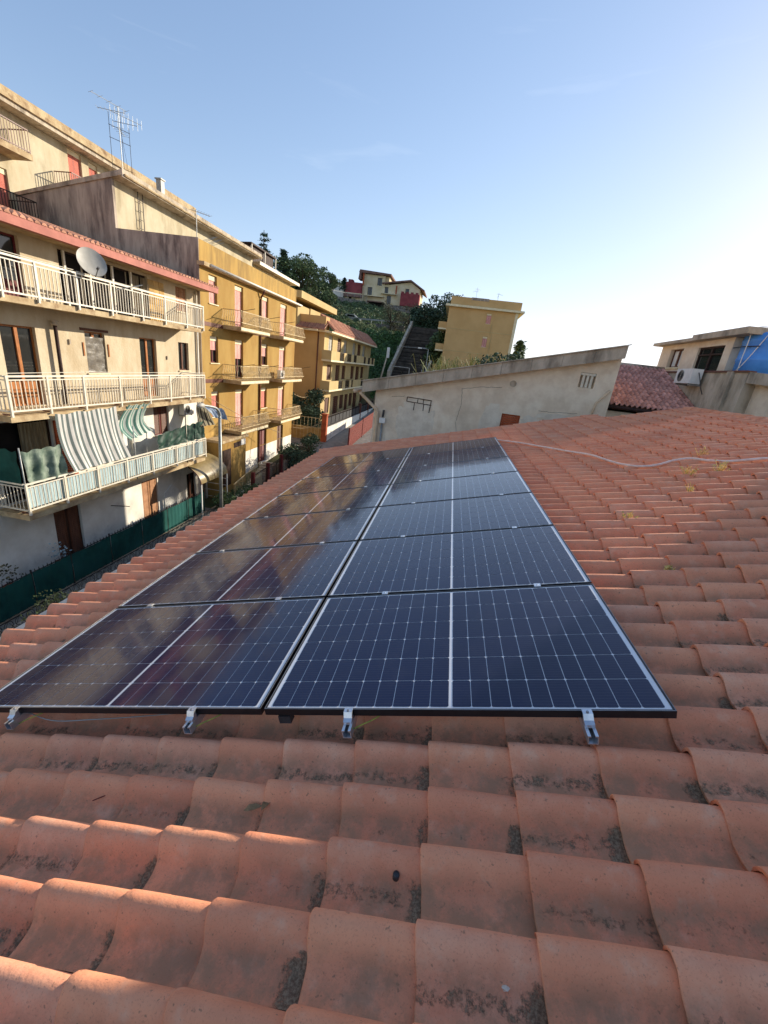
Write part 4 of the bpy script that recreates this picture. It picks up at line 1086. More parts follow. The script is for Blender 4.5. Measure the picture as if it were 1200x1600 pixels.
# low scrollwork railing on the kerb
sc = thing('scroll_railing', (-11.35, 12, -8.47), 'low wrought iron scroll railing on the kerb just beyond the roof edge', 'railing')
m = MB(); m.box((-11.36, 2, -8.13), (-11.34, 20, -8.10)); m.box((-11.36, 2, -8.46), (-11.34, 20, -8.43)); m.build('rail', M_iron, sc)
sm = MB()
for q in (-1, 1):
    sm.tube([(0, 0.15 + q * 0.13 * math.cos(a), 0.16 + 0.14 * math.sin(a * 0.98)) for a in [k * 0.5 for k in range(10)]], 0.009, 4)
sm.tube([(0, 0.0, 0), (0, 0.15, 0.3), (0, 0.3, 0)], 0.008, 4)
me_sc = plain_mesh('scroll', sm, M_iron); y = 2.0
while y < 19.9:
    copymesh('scroll', me_sc, sc, (-11.35, y, -8.43)); y += 0.32
for (y, h_, lb) in ((9.55, 0.34, 'cactus with white flowers in a pot behind the green fence, nearer one'), (11.35, 0.30, 'white flowering pot plant behind the green fence by the dark door')):
    pt = thing('pot_plant', (-12.75, y, -8.67), lb, 'pot plant')
    m = MB(); m.lathe((-12.75, y, -8.67), [(0.0001, 0), (0.14, 0), (0.18, 0.7), (0.19, 0.72), (0.17, 0.72), (0.0001, 0.70)], 14); m.build('pot', M_terracotta_paint, pt, True)
    m = MB(); r = random.Random(int(y * 10))
    for i in range(70):
        c = Vector((-12.75, y, -7.75)) + Vector((r.gauss(0, .13), r.gauss(0, .13), r.uniform(-0.1, h_ + .2))); u = Vector((r.gauss(0,1), r.gauss(0,1), r.gauss(0,1))).normalized() * 0.05; v = u.orthogonal().normalized() * 0.03
        m.quad(c - u, c + v, c + u, c - v)
    m.build('foliage', M_leaf_grey if y < 10 else M_sheet, pt)
# entrance canopy at the far end of the beige house
cp = thing('entrance_canopy', (-12.2, 19.6, -8.67), 'smoked plastic barrel canopy over the doorway at the far end of the cream house', 'canopy')
m = MB(); k = 12; yA, yB = 18.35, 20.95
pts_ = [(XA + 0.02 + 1.55 * math.sin(a), -5.75 - 1.0 * (1 - math.cos(a))) for a in [math.pi / 2 * i / k for i in range(k + 1)]]
for y in (yA, yB):
    for x, z in pts_: m.v.append((x, y, z))
for i in range(k): m.f.append((i, i + 1, k + 2 + i, k + 1 + i))
m.build('canopy_sheet', M_canopy, cp, True)
for y in (yA, (yA + yB) / 2, yB):
    m = MB(); m.tube([(x, y, z - 0.025) for x, z in pts_], 0.022, 6); m.build('rib', M_brownpipe, cp)
m = MB(); m.prism([(x, yB + 0.002, z) for x, z in pts_] + [(XA + 0.02, yB + 0.002, -6.75)], (0, 0.02, 0)); m.build('end_panel', M_canopy, cp)
for y in (yA + 0.05, yB - 0.05):
    m = MB(); m.box((XA + 1.52, y - 0.025, -8.67), (XA + 1.57, y + 0.025, -6.78)); m.build('post', M_white, cp)
m = MB()
for z in (-8.3, -7.9, -7.5, -7.1): m.box((XA + 0.1, yB - 0.012, z), (XA + 1.5, yB + 0.0, z + 0.02))
m.build('side_grille', M_white, cp)
# street lamp
lamp = thing('street_lamp', (-11.2, 19.45, -8.7), 'grey street lamp post with a bent arm in front of the yellow house', 'street lamp')
m = MB(); m.tube([(-11.2, 19.45, -8.7), (-11.2, 19.45, -3.5)], 0.095, 12, 0.075); m.tube(curve_pts([(-11.2, 19.45, -3.5), (-11.2, 19.40, -3.2), (-11.2, 19.1, -2.95), (-11.2, 18.4, -2.80), (-11.2, 17.95, -2.74)], 6), 0.075, 10, 0.05)
m.build('pole', M_greypole, lamp, True)
m = MB(); m.lathe((-11.2, 18.05, -2.74), [(0.0001, -0.5), (0.05, -0.48), (0.12, -0.3), (0.13, -0.1), (0.08, 0.02), (0.0001, 0.03)], 12, 'Y'); m.build('lamp_head', M_dish, lamp, True)

# ================================================================ ochre house
XC = -13.2; FC = Face('+X', XC)
C = thing('apartment_house', (-15.5, 28, -8.3), 'ochre yellow house with six curved iron balconies and pink roller shutters', 'house')
YC0, YC1 = 21.3, 34.6
cop = {}
for fl, (zb, zt, dz) in {3: (1.98, 3.33, 1.04), 2: (-1.0, 0.38, -1.88), 1: (-3.95, -2.54, -4.83)}.items():
    cop[fl] = [(22.1, 22.9, zb, zt), (24.8, 25.82, dz, zt), (28.45, 29.4, zb, zt), (31.48, 32.7, dz, zt)]
gfl = [(25.22, 25.85, -7.4, -5.5), (28.24, 29.5, -8.0, -5.42), (31.5, 32.7, -7.9, -5.6)]
mb = MB(); wall_holes(mb, FC, YC0, YC1, -6.7, 3.75, cop[3] + cop[2] + cop[1] + gfl, 0.22); mb.build('wall', M_ochre, C)
mb = MB(); wall_holes(mb, FC, YC0, YC1, -8.9, -6.702, gfl, 0.22); mb.build('plinth', M_white_stucco, C)
mb = MB(); mb.box((-22.9, YC0 + 0.002, -8.9), (XC - 0.6, YC1, 3.75))
for y in (YC1,): mb.quad((XC, y, -8.9), (XC - 0.6, y, -8.9), (XC - 0.6, y, 3.75), (XC, y, 3.75))
mb.build('side_wall', M_ochre, C)
mb = MB(); mb.prism([(XC, YC0 - 0.004, -8.9), (XC - 10, YC0 - 0.004, -8.9), (XC - 10, YC0 - 0.004, 4.88), (XC, YC0 - 0.004, 4.72)], (0, -0.03, 0)); mb.build('party_wall', M_dark_wall, C)
mb = MB(); mb.box((XC - 0.22, YC0, 3.76), (XC - 0.02, YC1, 4.70)); mb.box((XC - 4.3, YC1 - 0.2, 3.76), (XC - 0.221, YC1, 4.70)); mb.build('parapet', M_ochre_old, C)
mb = MB(); mb.box((XC - 4.3, YC0 + 0.03, 3.70), (XC - 0.23, YC1 - 0.21, 3.80)); mb.build('terrace', M_paving, C)
mb = MB(); mb.box((XC - 0.1, YC0 - 0.05, 3.56), (XC + 0.30, YC1 + 0.35, 3.74)); mb.build('cornice', M_slab, C)
mb = MB(); mb.tube([(XC + 0.34, YC0 + 0.5, 3.66), (XC + 0.34, YC1 + 0.35, 3.66)], 0.07, 8); mb.build('gutter', M_whitepaint, C, True)
mb = MB(); mb.tube(curve_pts([(XC + 0.30, 28.1, 3.6), (XC + 0.2, 28.1, 3.35), (XC + 0.07, 28.1, 3.15), (XC + 0.07, 28.1, 2.8)], 4) + [(XC + 0.07, 28.1, -8.2)], 0.06, 8); mb.build('downpipe', M_brownpipe, C, True)
for z in (0.98, -1.92, -4.86):
    for y0, y1 in ((YC0 + 0.01, 23.38), (27.27, 29.48)):
        mb = MB(); mb.box((XC + 0.001, y0, z - 0.14), (XC + 0.02, y1, z + 0.06)); mb.build('string_course', M_brownpipe if z > -4 else M_ochre_old, C)
fr_ = {3: (1, 1, 1, 1), 2: (0.42, 0.42, 0.5, 1.0), 1: (1, 1, 1, 1)}
for fl in (3, 2, 1):
    for i, q in enumerate(cop[fl]):
        opening(C, FC, *q, 'roller', 'window' if i in (0, 2) else 'door', depth=0.22, frame=M_darkred, frac=fr_[fl][i], sill=i in (0, 2), shut=M_pinkroller if (fl > 1 or i % 2) else M_salmon)
for q, mt in zip(gfl, (M_darkwood, M_darkred, M_brownwood)):
    opening(C, FC, *q, 'louver', 'door', depth=0.22, frame=mt, sill=False)
def belly_railing(par, X0, X1, y0, y1, z, mtl, wires=True):
    """iron railing bulging outwards, three sides"""
    prof_ = [(0.0, 0.0), (0.10, 0.10), (0.16, 0.25), (0.14, 0.42), (0.05, 0.60), (0.02, 0.85)]
    def bar_(m, px_, py_, ox, oy):
        pts = [(px_ + ox * d, py_ + oy * d, z + h) for d, h in prof_]
        for a, b in zip(pts[:-1], pts[1:]): m.bar(a, b, 0.020)
    n = int((y1 - y0) / 0.13); m = MB()
    for i in range(n + 1): bar_(m, X1, y0 + (y1 - y0) * i / n, 1, 0)
    m.build('front_railing', mtl, par)
    n2 = int((X1 - X0) / 0.13)
    for yq, sg in ((y0, -1), (y1, 1)):
        m = MB()
        for i in range(n2): bar_(m, X0 + 0.05 + (X1 - X0 - 0.05) * i / n2, yq, 0, sg)
        m.build('side_railing', mtl, par)
    m = MB()
    for h, d in ((0.02, 0.01), (0.25, 0.16), (0.86, 0.02)):
        m.bar((X1 + d, y0 - d, z + h), (X1 + d, y1 + d, z + h), 0.035); m.bar((X0 + 0.03, y0 - d, z + h), (X1 + d, y0 - d, z + h), 0.035); m.bar((X0 + 0.03, y1 + d, z + h), (X1 + d, y1 + d, z + h), 0.035)
    m.build('handrail', mtl, par)
    if wires:
        for y in (y0 + 0.2, y1 - 0.1):
            m = MB(); m.bar((X1, y, z + 0.86), (X1 + 0.75, y + 0.05, z + 1.05), 0.025); m.build('line_arm', M_iron, par)
for fl, zt in ((3, 1.02), (2, -1.90), (1, -4.85)):
    for y0, y1 in ((23.4, 27.25), (29.5, 33.55)):
        m = MB(); m.box((XC + 0.002, y0, zt - 0.17), (XC + 1.10, y1, zt)); b_ = m.build('balcony', M_slab, C)
        m = MB(); m.box((XC + 1.102, y0 + 0.02, zt - 0.13), (XC + 1.125, y1 - 0.02, zt + 0.01)); m.build('edge_tiles', M_ghost, b_)
        belly_railing(b_, XC, XC + 1.06, y0 + 0.02, y1 - 0.02, zt, M_brass_iron)
# porch of the ochre house
m = MB(); m.box((XC + 0.01, 21.45, -8.6), (XC + 0.9, 24.4, -5.25)); po = m.build('porch', M_ochre, C)
m = MB(); m.box((XC + 0.011, 21.35, -5.25), (XC + 1.05, 24.5, -5.10)); m.build('porch_roof', M_slab, po)
m = MB(); m.box((XC + 0.901, 21.6, -7.9), (XC + 0.93, 22.5, -5.7)); m.build('porch_door', M_darkwood, po)
m = MB(); m.box((XC + 0.901, 22.9, -5.75), (XC + 0.92, 23.7, -5.45)); m.build('vent_grille', M_darkwood, po)
m = MB(); m.box((XC + 0.901, 23.75, -5.72), (XC + 0.94, 24.3, -5.36)); m.build('meter_box', M_white, po)
ac = thing('air_conditioner', (XC + 0.5, 30.6, -1.88), 'white air conditioner standing on the middle far balcony of the ochre house', 'air conditioner')
ac_unit(ac, FC, 30.3, 31.05, -1.82, -1.28, -0.66, -0.38, 30.6, 0.2)

# ================================================================ upper blocks behind
Bb = thing('upper_house', (-20, 29, 3.8), 'cream upper storey with stained grey side wall and deep eaves behind the ochre house', 'house')
XBf = -17.6
m = MB(); m.quad((XBf, 21.45, 3.8), (XBf, 36, 3.8), (XBf, 36, 6.95), (XBf, 21.45, 6.95)); m.quad((XBf, 36, 3.8), (-23, 36, 3.8), (-23, 36, 5.7), (XBf, 36, 6.95)); m.build('wall', M_upper_cream, Bb)
m = MB(); m.prism([(XBf + 0.02, 21.42, 3.9), (-23.0, 21.42, 1.0), (-23.0, 21.42, 5.72), (XBf + 0.02, 21.42, 6.98)], (0, -0.15, 0)); m.build('side_wall', M_dark_wall, Bb)
m = MB(); m.prism([(XBf + 0.62, 21.2, 6.98), (-23.2, 21.2, 5.72), (-23.2, 21.2, 5.86), (XBf + 0.62, 21.2, 7.20)], (0, 15.1, 0)); m.build('roof', M_concrete, Bb)
m = MB(); m.box((XBf + 0.623, 21.2, 6.90), (XBf + 0.68, 36.3, 7.24)); m.build('fascia', M_concrete, Bb)
m = MB(); m.tube([(XBf + 0.72, 21.3, 7.0), (XBf + 0.72, 36.2, 7.0)], 0.055, 6); m.build('gutter', M_slab, Bb)
for y in (22.9, 23.25):
    m = MB(); m.bar((XBf + 0.1, y, 5.2), (XBf + 0.1, y, 6.85), 0.03); m.build('ladder_rail', M_iron, Bb)
m = MB()
for z in (5.25, 5.65, 6.05, 6.45): m.bar((XBf + 0.1, 22.9, z), (XBf + 0.1, 23.25, z), 0.02)
m.build('ladder_rung', M_iron, Bb)
B2 = thing('upper_house', (-20, 39, 3.8), 'low cream upper storey with thin white eaves beyond the terrace of the ochre house', 'house')
m = MB(); m.box((-23, 36.35, 3.8), (-17.9, 45, 6.55)); m.build('wall', M_upper_cream, B2)
m = MB(); m.prism([(-17.2, 36.4, 6.60), (-23, 36.4, 6.3), (-23, 36.4, 6.42), (-17.2, 36.4, 6.76)], (0, 9.2, 0)); m.build('roof', M_concrete, B2)
m = MB(); m.box((-17.198, 36.4, 6.55), (-17.12, 45.6, 6.80)); m.build('fascia', M_whitepaint, B2)
pg = thing('roof_hut', (-18.5, 38.8, 6.7), 'dark brown wooden roof hut above the terrace of the ochre house', 'hut')
m = MB()
for i in range(14):
    y = 36.6 + i * 0.33; m.box((-19.6, y, 6.8), (-18.1, y + 0.3, 8.0))
m.build('boarding', M_darkwood, pg)
m = MB(); m.prism([(-17.9, 36.4, 8.0), (-19.8, 36.4, 7.9), (-19.8, 36.4, 8.0), (-17.9, 36.4, 8.12)], (0, 5.0, 0)); m.build('roof', M_darkpipe, pg)
for y in (36.5, 39.0, 41.3):
    m = MB(); m.box((-17.98, y, 6.8), (-17.9, y + 0.08, 8.0)); m.build('post', M_whitepaint, pg)

XU = -23.0; FU = Face('+X', XU)
U = thing('upper_house', (-27, 23, 0), 'tall cream house highest on the slope at top left, with salmon shutters', 'house')
uop = [(24.7, 25.6, 6.9, 9.2), (26.1, 26.75, 7.4, 9.1), (19.6, 21.0, 4.6, 6.75), (19.3, 20.3, 7.9, 9.3), (16.2, 17.2, 4.6, 6.7)]
m = MB(); wall_holes(m, FU, 8, 37, -1, 9.25, uop, 0.2); m.build('wall', M_upper_cream, U)
m = MB(); m.box((-31, 8, -1), (XU - 0.6, 37, 9.25)); m.quad((XU, 37, -1), (XU - .6, 37, -1), (XU - .6, 37, 9.25), (XU, 37, 9.25)); m.build('side_wall', M_upper_cream, U)
m = MB(); m.prism([(XU + 0.75, 7.5, 9.26), (-31, 7.5, 9.26), (-31, 7.5, 11.0), (XU + 0.75, 7.5, 9.62)], (0, 28.0, 0)); m.build('roof', M_concrete, U)
m = MB(); m.box((XU + 0.752, 7.5, 9.46), (XU + 0.86, 35.5, 9.84)); m.build('fascia', M_slab, U)
for q, mt in zip(uop, (M_salmon, M_salmon, M_salmon, M_salmon, M_salmon)):
    opening(U, FU, *q, 'roller', 'door', depth=0.2, frame=M_darkred, sill=False, shut=mt)
def flat_railing(par, X0, X1, y0, y1, z, h, mtl, sides=(True, True), step=0.14):
    m = MB(); n = int((y1 - y0) / step)
    for i in range(n + 1): m.bar((X1, y0 + (y1-y0)*i/n, z), (X1, y0 + (y1-y0)*i/n, z + h), 0.022)
    n2 = max(2, int((X1 - X0) / step))
    for i in range(n2):
        x = X0 + (X1 - X0) * i / n2
        if sides[0]: m.bar((x, y0, z), (x, y0, z + h), 0.022)
        if sides[1]: m.bar((x, y1, z), (x, y1, z + h), 0.022)
    m.build('railing', mtl, par)
    m = MB()
    for zz in (z + 0.08, z + h):
        m.bar((X1, y0, zz), (X1, y1, zz), 0.04)
        if sides[0]: m.bar((X0, y0, zz), (X1, y0, zz), 0.04)
        if sides[1]: m.bar((X0, y1, zz), (X1, y1, zz), 0.04)
    m.build('handrail', mtl, par)
for y0, y1, z in ((17.5, 21.4, 7.55), (23.6, 28.0, 6.75)):
    m = MB(); m.box((XU + 0.002, y0, z - 0.25), (XU + 1.15, y1, z)); b_ = m.build('balcony', M_slab, U); flat_railing(b_, XU + 0.05, XU + 1.1, y0 + .04, y1 - .04, z, 0.95, M_brownpipe)
m = MB(); m.box((XU + 0.002, 10, 4.25), (XU + 1.6, 20.9, 4.5)); b_ = m.build('balcony', M_slab, U); flat_railing(b_, XU + 0.05, XU + 1.55, 10.1, 20.85, 4.5, 0.95, M_iron)
tk = thing('roof_tank', (-21.7, 26.9, 6.76), 'small white water tank on the upper left balcony', 'tank')
m = MB(); m.lathe((-22.3, 26.9, 6.76), [(0.0001, 0), (0.45, 0.0), (0.47, 0.1), (0.47, 0.7), (0.3, 0.85), (0.0001, 0.9)], 18); m.build('body', M_white, tk, True); m = MB(); m.lathe((-22.3, 26.9, 7.66), [(0.14, 0), (0.14, 0.06), (0.0001, 0.07)], 12); m.build('lid', M_darkgrey, tk)
cpt = MB()
cpt.tube([(-20.3, 18.6, 4.1), (-16.4, 20.6, 3.5)], 0.09, 8); tag(cpt.build('drain_pipe', M_greypole, None, True), 'grey pipe running down onto the cream house roof, upper of two', 'pipe')
cpt = MB(); cpt.tube([(-20.0, 18.0, 3.9), (-16.0, 20.1, 3.45)], 0.09, 8); tag(cpt.build('drain_pipe', M_greypole, None, True), 'grey pipe running down onto the cream house roof, lower of two', 'pipe')

# ---- aerials
def aerial(loc, h, lb, booms, extra=0):
    x, y, z = loc; t = thing('tv_aerial', loc, lb, 'aerial')
    m = MB(); m.tube([(x, y, z), (x, y, z + h)], 0.018, 6); m.build('mast', M_greypole, t)
    for k, (zz, ang, L_, n) in enumerate(booms):
        d = Vector((math.cos(rad(ang)), math.sin(rad(ang)), 0.0)); c = Vector((x, y, z + zz)); s_ = Vector((0, 0, 1)) if k % 2 else d.cross(Vector((0, 0, 1)))
        m = MB(); m.bar(tuple(c - d * L_ * 0.25), tuple(c + d * L_ * 0.75), 0.018)
        for i in range(n):
            q = c + d * (L_ * (-0.25 + i / (n - 1))); w_ = 0.28 - 0.10 * i / n
            m.bar(tuple(q - s_ * w_), tuple(q + s_ * w_), 0.009)
        m.build('antenna', M_greypole, t)
    return t
t_ = aerial((-18.0, 22.6, 6.95), 3.2, 'tall lattice aerial mast with several antennas on the roof at upper left', [(3.0, 200, 1.2, 7), (2.6, 20, 1.1, 6), (3.2, 250, 1.6, 5), (2.9, 60, 1.4, 8), (2.3, 110, 0.9, 5)])
for dx, dy, h_ in ((-0.25, -0.35, 2.9), (0.2, 0.4, 2.6), (-0.1, 0.25, 3.1)):
    m = MB(); m.tube([(-18.0 + dx, 22.6 + dy, 6.9), (-18.0 + dx, 22.6 + dy, 6.9 + h_)], 0.011, 5); m.build('mast', M_iron, t_)
for z in (7.3, 7.7, 8.8, 9.3):
    m = MB(); m.bar((-18.25, 22.2, z), (-17.8, 23.05, z), 0.018); m.build('cross_bar', M_iron, t_)
for (x, y, z) in ((-20.0, 26.0, 6.6),):
    m = MB(); m.tube([(-18.0, 22.6, 9.6), (x, y, z)], 0.006, 4); m.build('guy_wire', M_iron, t_)
ch = MB(); ch.box((-18.25, 25.45, 6.8), (-17.95, 25.75, 8.3)); ch.box((-18.3, 25.4, 8.3), (-17.9, 25.8, 8.36)); tag(ch.build('chimney', M_dish), 'slim pale chimney on the upper roof right of the aerial mast', 'chimney')
aerial((-13.4, 21.5, 4.7), 1.2, 'thin aerial on the corner of the ochre house parapet', [(1.15, 60, 0.95, 8)])
cl_ = MB()
for i in range(7): cl_.bar((-13.4, 21.9 + i * 0.14, 4.72), (-12.9, 22.2 + i * 0.16, 5.0 + 0.05 * (i % 3)), 0.014)
cl_.bar((-13.4, 21.9, 4.75), (-13.4, 23.0, 4.75), 0.02); tag(cl_.build('drying_rack', M_greypole), 'thin metal drying rack on the parapet by the small aerial', 'drying rack')

# ================================================================ third house down the street
XD = -13.0; FD = Face('+X', XD); YD0, YD1 = 42.0, 66.0
D = thing('apartment_house', (-17, 54, -6.9), 'pale yellow house with long balconies and brown shutters at the end of the street', 'house')
us = [(43.55, 45.0), (46.9, 48.5), (49.7, 51.15), (54.1, 55.7), (56.9, 58.8), (60.1, 61.8)]
dop = [(a, b, -0.2 if i in (1, 4) else 0.7, 2.15) for i, (a, b) in enumerate(us)] + [(a - 0.05, b + 0.15, -3.05 if i in (1, 4) else -2.2, -0.64) for i, (a, b) in enumerate(us)]
gop = [(43.4, 45.1), (46.7, 48.9), (49.5, 51.4), (51.9, 53.6), (54.2, 56.1), (56.5, 58.9), (60.9, 63.3)]
dop += [(a, b, -6.3 if i in (1, 3, 5) else -5.7, -4.03) for i, (a, b) in enumerate(gop)]
m = MB(); wall_holes(m, FD, YD0, YD1, -7.2, 2.3, dop, 0.2); m.build('wall', M_pale_yellow, D)
m = MB(); m.box((-24, YD0 + 0.0, -7.2), (XD - 0.4, YD1, 2.3)); m.quad((XD, YD0, -7.2), (XD - .4, YD0, -7.2), (XD - .4, YD0, 2.3), (XD, YD0, 2.3)); m.quad((XD, YD1, -7.2), (XD - .4, YD1, -7.2), (XD - .4, YD1, 2.3), (XD, YD1, 2.3)); m.build('side_wall', M_tan, D)
for i, q in enumerate(dop):
    mt = M_dish if i in (0, 2, 3, 5) else M_brownwood
    opening(D, FD, *q, 'louver', 'door' if q[3] - q[2] > 2 else 'window', depth=0.2, frame=mt, sill=False, slatn=10)
for (y0, y1, z0, gaps) in ((41.4, 53.2, -0.32, ((44.6, 46.4, 1), (47.8, 49.8, 0), (51.0, 52.6, 0))), (53.3, 64.6, -0.32, ((56.8, 58.2, 0), (59.6, 61.2, 0), (62.4, 63.8, 0))),
                           (41.4, 52.0, -3.2, ((44.8, 46.6, 0), (47.8, 49.8, 0), (50.8, 51.6, 0))), (52.1, 62.0, -3.2, ((56.2, 57.6, 0), (59.0, 60.6, 0)))):
    m = MB(); m.box((XD + 0.002, y0, z0), (XD + 1.0, y1, z0 + 0.16)); b_ = m.build('balcony', M_ghost, D)
    m = MB(); ys_ = [y0] + [v for g_ in gaps for v in g_[:2]] + [y1]
    for a, b in zip(ys_[::2], ys_[1::2]):
        m = MB(); m.box((XD + 0.86, a, z0 + 0.161), (XD + 0.99, b, z0 + 1.02)); m.build('parapet', M_pale_yellow, b_)
    m = MB(); m.box((XD + 0.002, y0, z0 + 0.161), (XD + 0.859, y0 + 0.12, z0 + 1.02)); m.build('parapet', M_pale_yellow, b_)
    for a, b, _ in gaps:
        m = MB(); n = max(3, int((b - a) / 0.12))
        for i in range(n + 1): m.bar((XD + 0.93, a + (b-a)*i/n, z0 + 0.16), (XD + 0.93, a + (b-a)*i/n, z0 + 1.0), 0.02)
        m.bar((XD + 0.93, a, z0 + 0.98), (XD + 0.93, b, z0 + 0.98), 0.04); m.build('railing', M_iron, b_)
m = MB(); m.box((XD - 0.6, YD0 - 0.35, 2.302), (XD + 0.85, YD1 + 0.4, 2.46)); m.box((-24, YD0 - 0.6, 2.302), (XD - 0.602, YD0 + 0.5, 2.46)); m.build('eaves', M_ghost, D)
for y0, y1 in ((42.6, 52.5), (53.0, 59.2), (59.8, 66.2)):
    m = MB(); m.prism([(XD + 0.80, y0, 2.47), (XD - 0.75, y0, 3.75), (XD - 0.75, y0, 3.95), (XD + 0.80, y0, 2.62)], (0, y1 - y0, 0)); r_ = m.build('roof_slope', M_redtile, D)
    m = MB(); y = y0 + 0.1
    while y < y1 - 0.1:
        m.bar((XD + 0.82, y, 2.65), (XD - 0.74, y, 3.99), 0.10, 0.07); y += 0.22
    stuff(m.build('roof_tile_field', M_redtile, r_))
m = MB(); m.prism([(-24, YD0 - 0.62, 2.47), (XD + 0.2, YD0 - 0.62, 2.47), (XD - 0.2, YD0 + 0.3, 2.95), (-24, YD0 + 0.3, 2.95)], (0, 0.05, 0.08)); r_ = m.build('roof_slope', M_redtile, D)
m = MB(); x = -23.9
while x < XD + 0.1:
    m.bar((x, YD0 - 0.62, 2.58), (x, YD0 + 0.3, 3.06), 0.10, 0.07); x += 0.22
stuff(m.build('roof_tile_field', M_redtile, r_))
m = MB(); m.box((-24, YD0 + 0.32, 2.6), (XD - 0.05, YD0 + 0.5, 3.75)); m.box((XD - 0.25, YD0 + 0.502, 2.6), (XD - 0.05, YD0 + 1.6, 3.75)); m.build('parapet', M_tan, D)
m = MB(); m.tube([(-13.62, YD0 - 0.06, -7), (-13.62, YD0 - 0.06, 2.3)], 0.06, 8); m.build('downpipe', M_brownpipe, D, True)
m = MB(); m.box((-22, 45, 2.5), (-15.6, 52, 4.55)); ph_ = m.build('penthouse', M_pale_yellow, D)
m = MB(); m.prism([(-15.0, 40.6, 4.95), (-23, 40.6, 5.2), (-23, 40.6, 5.7), (-15.0, 40.6, 5.55)], (0, 12.2, 0)); m.build('penthouse_roof', M_pale_yellow, ph_)
m = MB(); m.box((-22, 41.6, 2.5), (-15.7, 44.99, 4.5)); m.build('penthouse_wall', M_pale_yellow, ph_)
m = MB(); m.box((-17.2, 41.55, 2.6), (-16.7, 41.598, 4.1)); m.build('penthouse_door', M_darkred, ph_)
# garden wall, iron fence, pillar and gate bars in front of it
gw = thing('garden_wall', (-11, 48, -7.4), 'pale plastered garden wall with black iron fence beside the street', 'garden wall')
m = MB(); m.prism([(-11.1, 37.6, -7.6), (-10.85, 37.6, -7.6), (-10.85, 37.6, -6.15), (-11.1, 37.6, -6.15)], (0, 24, 0.0)); m.build('wall', M_white_stucco, gw)
m = MB(); y = 37.8
while y < 61: m.bar((-10.97, y, -6.15), (-10.97, y, -5.08), 0.03); y += 0.16
m.bar((-10.97, 37.7, -5.12), (-10.97, 61.4, -5.12), 0.06); m.bar((-10.97, 37.7, -6.05), (-10.97, 61.4, -6.05), 0.04); m.build('iron_fence', M_iron, gw)
m = MB(); y = 37.8
while y < 61: m.box((-10.99, y + 0.02, -6.0), (-10.95, y + 1.3, -5.3)); y += 1.5
m.build('screen', M_darkgrey, gw)
m = MB(); m.box((-11.25, 37.1, -7.7), (-10.8, 37.55, -4.95)); m.box((-11.3, 37.05, -4.95), (-10.75, 37.6, -4.85)); m.build('pillar', M_terracotta_paint, gw)
for y in (52.0, 57.0):
    m = MB(); m.box((-11.15, y, -7.4), (-10.8, y + 0.35, -4.9)); m.build('pillar', M_brownpipe, gw)
rw = thing('retaining_wall', (-15, 37, -8.2), 'brown rubble wall with a wire fence between the ochre and pale yellow houses', 'wall')
m = MB(); m.box((-22, 37.3, -8.6), (-11.3, 37.6, -6.3)); m.build('wall', M_yellowstone, rw)
m = MB(); x = -21
while x < -11.4: m.bar((x, 37.2, -8.3), (x, 37.2, -5.3), 0.025); x += 0.35
m.bar((-21, 37.2, -5.35), (-11.4, 37.2, -5.35), 0.04); m.bar((-21, 37.2, -6.2), (-11.4, 37.2, -6.2), 0.03); m.build('wire_fence', M_brass_iron, rw)
# front fence and steps of the ochre house
ff = thing('front_fence', (-10.6, 26, -8.2), 'black iron fence with climbing plants in front of the ochre house', 'fence')
m = MB(); y = 22.5
while y < 33.5:
    m.bar((-10.9, y, zg(-10.9, y)), (-10.9, y, zg(-10.9, y) + 1.35), 0.022); y += 0.13
for h_ in (0.2, 1.3):
    m.bar((-10.9, 22.5, zg(0, 22.5) + h_), (-10.9, 30, zg(0, 30) + h_), 0.035); m.bar((-10.9, 30, zg(0, 30) + h_), (-10.9, 33.5, zg(0, 33.5) + h_), 0.035)
m.build('railing', M_iron, ff)
for y in (22.5, 24.6, 26.8):
    m = MB(); m.box((-11.0, y, -8.7), (-10.8, y + 0.2, zg(0, y) + 1.55)); m.build('post', M_darkred, ff)
m = MB(); m.box((-11.25, 27.0, -8.6), (-10.95, 33.4, zg(0, 31) + 0.55)); m.build('low_wall', M_concrete, ff)
sw = thing('stair_wall', (-11.6, 21.8, -8.7), 'pale stepped garden wall with red gate posts beside the lamp post', 'garden wall')
m = MB(); m.prism([(-11.4, 20.9, -8.75), (-11.4, 24.4, -8.75), (-11.4, 24.4, -7.5), (-11.4, 20.9, -8.15)], (0.25, 0, 0)); m.build('wall', M_ghost, sw)
m = MB(); y = 21.0
while y < 24.4: m.bar((-11.28, y, -8.2 + (y - 21) * 0.185), (-11.28, y, -7.35 + (y - 21) * 0.185), 0.02); y += 0.16
m.bar((-11.28, 21.0, -7.37), (-11.28, 24.4, -6.74), 0.035); m.build('railing', M_brass_iron, sw)
m = MB()
for i in range(9): m.box((-12.4, 24.9 + i * 0.28, -8.7), (-11.5, 25.18 + i * 0.28, -8.4 + i * 0.11))
m.build('steps', M_concrete, sw)
# red slatted fence across the street
rf = thing('slat_fence', (-8.3, 41, -7.3), 'red steel slat fence beside the street at the end of the lane', 'fence')
sl_ = MB(); sl_.box((-0.012, 0, 0), (0.012, 0.16, 1.78)); me_sl = plain_mesh('slat', sl_, M_redpaint)
y = 36.0
while y < 47.5:
    copymesh('slat', me_sl, rf, (-8.3, y, zg(-8.3, y) + 0.05)); y += 0.19
for h_ in (0.25, 1.55):
    m = MB(); m.bar((-8.27, 36, zg(0, 36) + h_), (-8.27, 47.6, zg(0, 47.6) + h_), 0.05); m.build('rail', M_redpaint, rf)
for y in (35.9, 41.6, 47.5):
    m = MB(); m.box((-8.36, y, zg(0, y) - 0.1), (-8.24, y + 0.12, zg(0, y) + 1.95)); m.build('post', M_darkred, rf)

